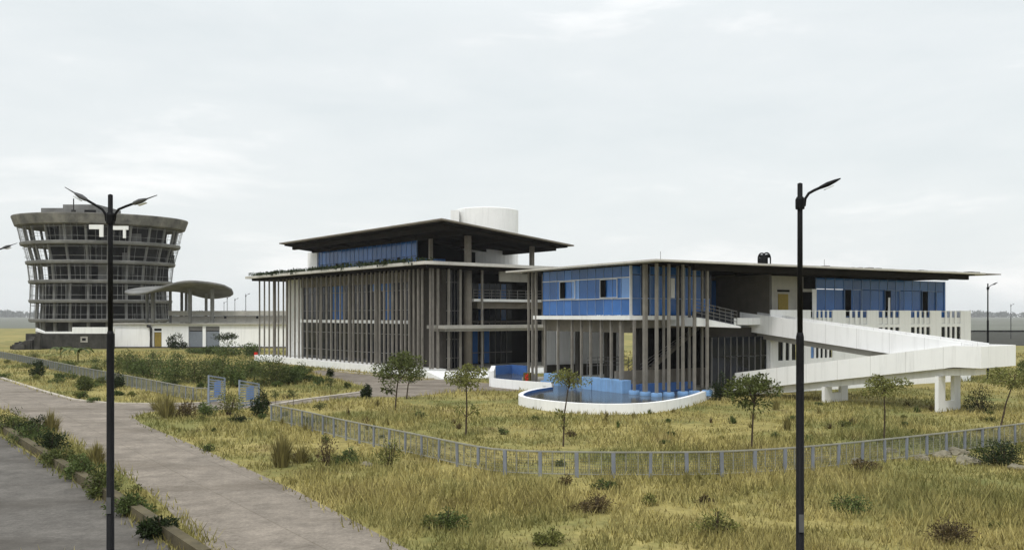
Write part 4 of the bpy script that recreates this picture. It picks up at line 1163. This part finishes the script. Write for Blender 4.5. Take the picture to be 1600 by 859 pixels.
tree('young tree with pale sparse crown in front of the entrance steps', 728, 680, 569, 60, 38, 'leaf_y', 0, 620, .2, low=[(-10, 1.35, .22, 30), (14, 1.3, .28, 40), (24, 3.2, .3, 60)])
tree('thin leaning sapling in front of the round pool', 880, 697, 577, 58, 32, 'leaf_y', 10, 420, .17, trunk_r=.045, low=[(-6, 1.5, .26, 60), (-2, 1.0, .2, 30)])
tree('young tree with wide flat crown left of the tall single lamp', 1174, 706, 585, 84, 54, 'leaf', 5, 900, .22, trunk_r=.05)
tree('small tree with flat crown in front of the ramp, right of the tall lamp', 1381, 690, 588, 66, 30, 'leaf_y', 0, 620, .19, trunk_r=.045)
tree('leaning young tree at the right edge beyond the ramp landing', 1563, 668, 576, 70, 34, 'leaf_y', 22, 700, .2, trunk_r=.05)

def bush(label, px, pyb, w, h, m='bush', ln=.2, n=420, cat='bush', name='bush', group=None, stems=True, up=.5):
    x, Y = gp(px, pyb); k = Y / F; rr = random.Random(int(px * 13 + pyb * 3))
    b_ = thing(name, (x, Y, 0), label, cat, group); fo = MB(); sm = MB()
    W_, H_ = w * k, h * k; m_ = max(5, int(w / 6))
    for i in range(m_):
        a = rr.uniform(0, 6.28); q = rr.uniform(0, .8); hh = H_ * rr.uniform(.45, 1) * (1 - .45 * q)
        c = (x + math.cos(a) * W_ / 2 * q, Y + math.sin(a) * W_ / 2 * q * .8, hh * .55)
        leafcloud(fo, c, W_ * rr.uniform(.14, .3), W_ * rr.uniform(.14, .3), hh * rr.uniform(.4, .62), int(n * 1.8) // m_, ln * .72, ln * .33, up)
        sm.tube([(x + (c[0] - x) * .3, Y + (c[1] - Y) * .3, 0), (c[0], c[1], hh * .9)], .03, 5, .01)
    fo.build('foliage', M[m], b_); sm.build('stems', M['bark'], b_); return b_
# thicket beyond the left fence
TH_ = [(205, 585, 60, 34), (238, 590, 74, 42), (272, 596, 70, 42), (305, 598, 70, 44), (345, 592, 60, 40), (392, 590, 60, 36), (425, 602, 62, 44), (452, 600, 50, 36), (370, 604, 40, 34), (190, 576, 50, 24), (470, 596, 40, 24)]
for i, (px, py, w, h) in enumerate(TH_):
    bush('green shrub in the thicket between the wire fence and the columned building', px, py, w * 1.15, h * 1.3, 'bush' if i % 3 else 'leaf', .26, 1300, group='shrubs of the thicket behind the left fence')
for i, (px, py, w, h) in enumerate([(335, 553, 50, 18), (362, 556, 62, 26), (392, 556, 44, 24), (300, 552, 40, 12)]):
    bush('green shrub in front of the roller shutters of the white annex', px, py, w, h, 'bush', .4, 700, group='shrubs in front of the white annex')
bush('dark conical shrub against the white annex wall between door and shutters', 277, 545, 28, 32, 'leaf_d', .42, 800)
bush('dark round shrub alone on the lawn beside the driveway', 574, 623, 19, 24, 'leaf_d', .2, 900)
bush('small dark shrub at the foot of the column screen', 515, 588, 14, 16, 'leaf_d', .22, 300)
bush('dark glossy shrub right beside the open gate leaf', 410, 650, 34, 48, 'leaf_d', .2, 800)
bush('pale feathery weed growing in front of the blue gate', 356, 648, 56, 56, 'leaf_y', .2, 520)
bush('dry brown shrub left of the gate on the grass verge', 292, 652, 40, 34, 'dry', .18, 420)
bush('green leafy weed in the verge left of the gate', 318, 650, 40, 30, 'bush', .2, 500)
bush('low dark weed at the edge of the grass island near the gate', 372, 660, 44, 14, 'leaf_d', .15, 400)
bush('dark flat shrub near the left edge beyond the paved road', 62, 589, 30, 26, 'leaf_d', .26, 500)
bush('broad dark shrub close to the leftmost fence stretch', 62, 574, 56, 14, 'leaf_d', .3, 500)
bush('round green shrub left of the double lamp beside the road', 134, 610, 32, 30, 'leaf', .24, 620)
bush('small green shrub between the fence and the paved road', 98, 592, 24, 14, 'bush', .24, 320)
bush('low green shrub behind the left fence by the palm plants', 108, 580, 34, 22, 'bush', .26, 420)
bush('dark shrub right behind the double lamp', 186, 607, 30, 30, 'leaf_d', .24, 500)
bush('tall dark weed in the shade of the ramp start beside the pool', 1127, 625, 32, 46, 'leaf_d', .2, 700)
bush('dark scrub behind the outer ramp pier', 1535, 642, 60, 46, 'leaf_d', .16, 500)
bush('scrub at the right edge beyond the ramp landing', 1600, 600, 26, 66, 'bush', .3, 500)
bush('bare brown twiggy shrub on the rough grass left of the fence', 512, 727, 34, 58, 'dry', .16, 160)
bush('green weed patch below the fence near the bottom of the lawn', 545, 724, 52, 28, 'bush', .15, 420)
bush('sparse green sapling shrub leaning on the long wire fence', 610, 728, 62, 54, 'leaf_y', .15, 380)
bush('dark green scrub under the fence at the right edge', 1568, 727, 92, 46, 'leaf_d', .14, 1300)
bush('low scrub beside the pale rocks at lower right', 1350, 735, 60, 26, 'dry', .13, 700)
for i, (px, py) in enumerate([(-12, 672), (22, 676), (52, 692), (80, 708), (102, 727), (128, 748), (60, 678), (160, 775), (205, 805), (245, 840)]):
    bush('dark green bush in the planted strip behind the mossy kerb', px, py, 58 + 5 * (i % 3), 38 + 6 * (i % 2), ('leaf_d', 'leaf', 'bush')[i % 3], .17, 850, group='bushes in the strip behind the mossy kerb')
for i, (px, py, w, h) in enumerate([(700, 826, 60, 36), (930, 800, 70, 34), (1120, 834, 80, 44), (1330, 800, 70, 40), (1480, 846, 90, 46), (860, 850, 50, 30)]):
    bush('rough weed on the near grass below the long fence', px, py, w, h, ('bush', 'dry', 'leaf_y')[i % 3], .12, 600, group='weeds in the near grass')

def palm(label, px, py, s_):
    x, Y = gp(px, py); t = thing('banana_plant', (x, Y, 0), label, 'plant', 'arching banana plants'); fo = MB(); sm = MB()
    sm.tube([(x, Y, 0), (x, Y, s_ * .5)], .12, 7, .08)
    for i in range(8):
        a = i * .8 + px; rr = random.Random(i + int(px)); l_ = s_ * rr.uniform(.6, 1.1); prev = None
        for j in range(7):
            f = j / 6; p = Vector((x + math.cos(a) * l_ * f * .8, Y + math.sin(a) * l_ * f * .8, s_ * .45 + l_ * (.75 * f - .85 * f * f)))
            w = .22 * math.sin(math.pi * min(1, f * .9 + .1)) * s_ / 2; sd_ = Vector((-math.sin(a), math.cos(a), -.2)) * w
            if prev: fo.add([prev[0] - prev[1], prev[0] + prev[1], p + sd_, p - sd_], [(0, 1, 2, 3)])
            prev = (p, sd_)
    sm.build('stem', M['straw'], t); fo.build('fronds', M['bush'], t)
palm('arching banana plant in the dry grass before the sooty wall, left one', 95, 559, 2.6)
palm('arching banana plant in the dry grass before the sooty wall, right one', 122, 566, 3.0)
# flat topped acacia-like tree in front of the annex
ft = tree('flat topped dark tree with layered branches before the right part of the annex', 358, 553, 519, 46, 12, 'leaf_d', -4, 320, .4, seed=5)

def clump(label, px, pyb, w, h, n=260, m='straw', group=None):
    x, Y = gp(px, pyb); k = Y / F; t = MB(); rr = np.random.default_rng(int(px + pyb))
    W_, H_ = w * k, h * k
    for i in range(n):
        a = rr.uniform(0, 6.28); q = rr.uniform(0, 1) ** .7; bx, by = x + math.cos(a) * W_ * .22 * q, Y + math.sin(a) * W_ * .22 * q
        tx, ty = x + math.cos(a) * W_ * .62 * q + rr.normal() * W_ * .07, Y + math.sin(a) * W_ * .5 * q; hh = H_ * rr.uniform(.3, 1.05) * (1.1 - .45 * q) ; wd = .012 + rr.uniform(0, .012)
        ca, sa = math.cos(a + 1.57) * wd, math.sin(a + 1.57) * wd
        mx_, my_ = bx + (tx - bx) * .4, by + (ty - by) * .4
        t.add([(bx - ca, by - sa, 0), (bx + ca, by + sa, 0), (mx_ + ca, my_ + sa, hh * .6), (mx_ - ca, my_ - sa, hh * .6), (tx, ty, hh)], [(0, 1, 2, 3), (3, 2, 4)])
    o = t.build('grass_clump', M[m]); tag(o, label, 'grass clump', group); return o
clump('tall dry grass clump with dark base at the bottom of the rough lawn', 440, 729, 46, 66, 320)
clump('tall pale reed tuft in the planted strip beside the paved road', 80, 678, 34, 44, 300)
clump('yellow grass clump on the tip of the grass island left of the gate', 262, 652, 46, 46, 240)
clump('yellow tall grass clump before the left end of the fence by the gate', 248, 640, 40, 30, 160)
clump('pale tall weed tuft at the end of the planted strip by the lamp foot', 150, 727, 40, 42, 300)
clump('dry tall grass tuft in the lawn between lamp and wide flat tree', 1230, 672, 18, 30, 120)
clump('tall dry grass clump on the rough ground right of the dark based clump', 470, 722, 50, 34, 140)
clump('dry tall grass tuft by the ramp foot', 1212, 640, 16, 24, 100)
random.seed(21)
for i in range(46):
    py = random.uniform(558, 628); px = random.uniform(-20, 330)
    gx, gy = gp(px, py)
    if inpoly(np.array([gx]), np.array([gy]), ROAD)[0] or py < 552 + px * .02: continue
    bush('ragged green weed on the verge between the paved road and the left fence', px, py, random.uniform(14, 36), random.uniform(7, 17), random.choice(('bush', 'bush', 'leaf', 'leaf_y')), .2, 260, group='ragged weeds on the left verge')
for i in range(16):
    px, py = random.uniform(400, 545), random.uniform(582, 606)
    if inpoly(np.array([gp(px, py)[0]]), np.array([gp(px, py)[1]]), DRIVE)[0]: continue
    bush('green weed at the foot of the column screen plinth', px, py, random.uniform(16, 30), random.uniform(8, 14), random.choice(('bush', 'leaf')), .2, 260, group='weeds by the column screen plinth')
random.seed(9)
for i in range(60):
    py = random.choice((random.uniform(615, 690), random.uniform(640, 850))); px = random.uniform(180, 1600)
    gx, gy = gp(px, py)
    if any(inpoly(np.array([gx]), np.array([gy]), q)[0] for q in (ROAD, DRIVE, ASPH)) or (py < 650 and (700 < px < 1250 or px < 430)): continue
    k = random.uniform(.5, 1.3) * (py - 493) / 190
    bush('scattered low weed growing in the dry grass', px, py, 20 * k, 11 * k, random.choice(('bush', 'dry', 'leaf_y', 'leaf')), .13, 170, group='scattered weeds in the dry grass')
random.seed(5)
for i in range(34):
    px, py = random.uniform(420, 1580), random.uniform(632, 672)
    if py < 640 and 760 < px < 1180: continue
    clump('wispy dry grass tuft on the lawn inside the long fence', px, py, random.uniform(8, 20), random.uniform(8, 18), 50, random.choice(('straw', 'dry', 'bush')), 'grass tufts on the fenced lawn')
for i, px in enumerate([858, 872, 888, 905, 917, 932, 948, 966, 985, 1003, 1047]):
    bush('tiny green weed at the foot of the round pool wall', px, 643 - abs(px - 955) * .045 + (2 if i % 2 else 0), 10, 7 if px != 1047 else 12, 'leaf', .12, 60, group='weeds along the pool wall')
for i, (px, py) in enumerate([(475, 655), (482, 657), (490, 660), (498, 662), (510, 664), (523, 668)]):
    bush('small dark weed in a row along the inner side of the long fence', px, py, 8, 7, 'leaf_d', .12, 70, group='row of small weeds along the fence')
for i, (px, py, h) in enumerate([(430, 632, 22), (458, 634, 24), (517, 618, 26), (500, 640, 12)]):
    tree('spindly sapling beside the driveway inside the gate', px, py, py - h, 16, 12, 'leaf', 0, 90, .16, name='sapling', trunk_r=.02, group='saplings beside the driveway')

# rocks on the bank at lower right, and two pale stones left
def rock(px, py, s_, label, group=None):
    x, Y = gp(px, py); bmm = bmesh.new(); bmesh.ops.create_icosphere(bmm, subdivisions=3, radius=1); rr = random.Random(int(px))
    off = Vector((rr.uniform(0, 50), 0, 0))
    for v in bmm.verts:
        k = 1 + .45 * mnoise.noise(v.co * 1.3 + off) + .2 * mnoise.noise(v.co * 3.1 + off); v.co = Vector((v.co.x * k * s_, v.co.y * k * s_ * .8, max(-.1, v.co.z * k * s_ * .55)))
    me = bpy.data.meshes.new('rock'); bmm.to_mesh(me); bmm.free(); me.materials.append(M['stone'])
    o = bpy.data.objects.new('rock', me); COL.objects.link(o); o.location = (x, Y, 0.03); tag(o, label, 'rock', group)
for i, (px, py, s_) in enumerate([(1285, 719, .36), (1338, 722, .33), (1392, 706, .36), (1440, 718, .42), (1472, 713, .5), (1494, 709, .6), (1512, 724, .6), (1588, 733, .45)]):
    rock(px, py, s_ * .8, 'pale broken rock on the bank below the fence at lower right', 'pale rocks on the right bank')
rock(464, 664, .22, 'single white stone beside the fence near the gate shrub')
rock(573, 727, .24, 'white stone at the foot of the weeds below the fence')
# little orange marker post at the corner of the column screen
mp_ = gp(400, 563); MB().box(mp_[0] - .2, mp_[0] + .2, mp_[1] - .2, mp_[1] + .2, 0, 1.1).build('marker_post', M['red'])
tag(bpy.data.objects['marker_post'], 'short rusty red post at the far left corner of the column screen', 'post')
# dark wall and scrub far right behind the ramp
xw0, xw1 = atY(1520, 0, 265).x, atY(1720, 0, 265).x
# far tree lines: one mass each
def treeline(x0, x1, Y, n, h):
    fo = MB()
    for i in range(n):
        x = x0 + (x1 - x0) * random.random(); hh = h * random.uniform(.6, 1.0) * (.8 + .3 * mnoise.noise(Vector((x * .012, Y, 0)))); y = Y + random.uniform(-25, 25)
        P_ = RNG.normal(size=(46, 3)); P_ /= np.linalg.norm(P_, axis=1)[:, None]
        fo.leaves(P_ * np.array([hh * .6, hh * .5, hh * .47]) + np.array([x, y, hh * .5]), RNG.normal(size=(46, 3)), hh * .35, hh * .3)
    o = fo.build('far_trees', M['far']); tag(o, None, None, None, 'stuff'); return o
treeline(-2700, -1300, 3300, 330, 30)
treeline(1300, 2700, 3300, 330, 27)
treeline(-1400, 1400, 3450, 420, 27)

# ------------------------------------------------------------------ grass, one mass of blades
NB = 190000
yy = 19 * (150 / 19) ** RNG.uniform(0, 1, NB) ** 1.0
xx = (RNG.uniform(-80, 1680, NB) - 800) / F * yy
keep = np.ones(NB, bool)
bpoly = lambda fr, a0, a1, b0, b1: [tuple(fr.p(a, b).xy) for a, b in ((a0, b0), (a1, b0), (a1, b1), (a0, b1))]
for poly in (ROAD, DRIVE, ASPH, WPOLY, bpoly(FA, -.6, 26, -.5, 41.6), bpoly(FA, -.6, 16, -5, 0), bpoly(FB, 0, 36.5, -1.3, 20)):
    keep &= ~inpoly(xx + RNG.normal(0, .22, NB), yy + RNG.normal(0, .3, NB), poly)
xx, yy = xx[keep], yy[keep]; n = len(xx)
patch = np.array([mnoise.noise(Vector((x * .13, y * .13, 1.7))) for x, y in zip(xx, yy)])
fine = np.array([mnoise.noise(Vector((x * .6, y * .6, 4.7))) for x, y in zip(xx, yy)])
thin = (fine + .5 * patch > -.34) | (RNG.uniform(0, 1, n) < .25)
xx, yy, patch, fine = xx[thin], yy[thin], patch[thin], fine[thin]; n = len(xx)
hh = RNG.uniform(.12, .34, n) * (1 + .9 * np.clip(patch, -.6, 1) + .5 * fine) * np.where(yy < 45, 1.15, 1.0)
hh = np.clip(hh, .06, .8)
wd = .012 + yy * .00042
ang = RNG.uniform(0, 6.283, n); la = RNG.uniform(0, 6.283, n); ll = hh * RNG.uniform(.15, .8, n)
verts = []; faces = []
V = np.zeros((n, 3, 3))
V[:, 0, 0] = xx - np.cos(ang) * wd; V[:, 0, 1] = yy - np.sin(ang) * wd; V[:, 1, 0] = xx + np.cos(ang) * wd; V[:, 1, 1] = yy + np.sin(ang) * wd
V[:, 2, 0] = xx + np.cos(la) * ll; V[:, 2, 1] = yy + np.sin(la) * ll; V[:, 2, 2] = hh
me = bpy.data.meshes.new('grass')
me.vertices.add(3 * n); me.vertices.foreach_set('co', V.reshape(-1))
me.loops.add(3 * n); me.loops.foreach_set('vertex_index', np.arange(3 * n, dtype=np.int32))
me.polygons.add(n); me.polygons.foreach_set('loop_start', np.arange(0, 3 * n, 3, dtype=np.int32))
me.update(calc_edges=True); me.materials.append(M['grass'])
go = bpy.data.objects.new('grass', me); COL.objects.link(go); go['kind'] = 'stuff'

# ------------------------------------------------------------------ haze: even thin air
hz = MB().box(-3000, 3000, -80, 3800, -1.0, 38.0).build('haze', bpy.data.materials.new('haze_air'))
hm_ = hz.data.materials[0]; hm_.use_nodes = True; t = hm_.node_tree; t.nodes.clear()
o_ = t.nodes.new('ShaderNodeOutputMaterial'); pv_ = t.nodes.new('ShaderNodeVolumePrincipled')
pv_.inputs['Color'].default_value = (.985, .99, 1, 1); pv_.inputs['Density'].default_value = .00013
t.links.new(pv_.outputs[0], o_.inputs['Volume']); hz['kind'] = 'stuff'
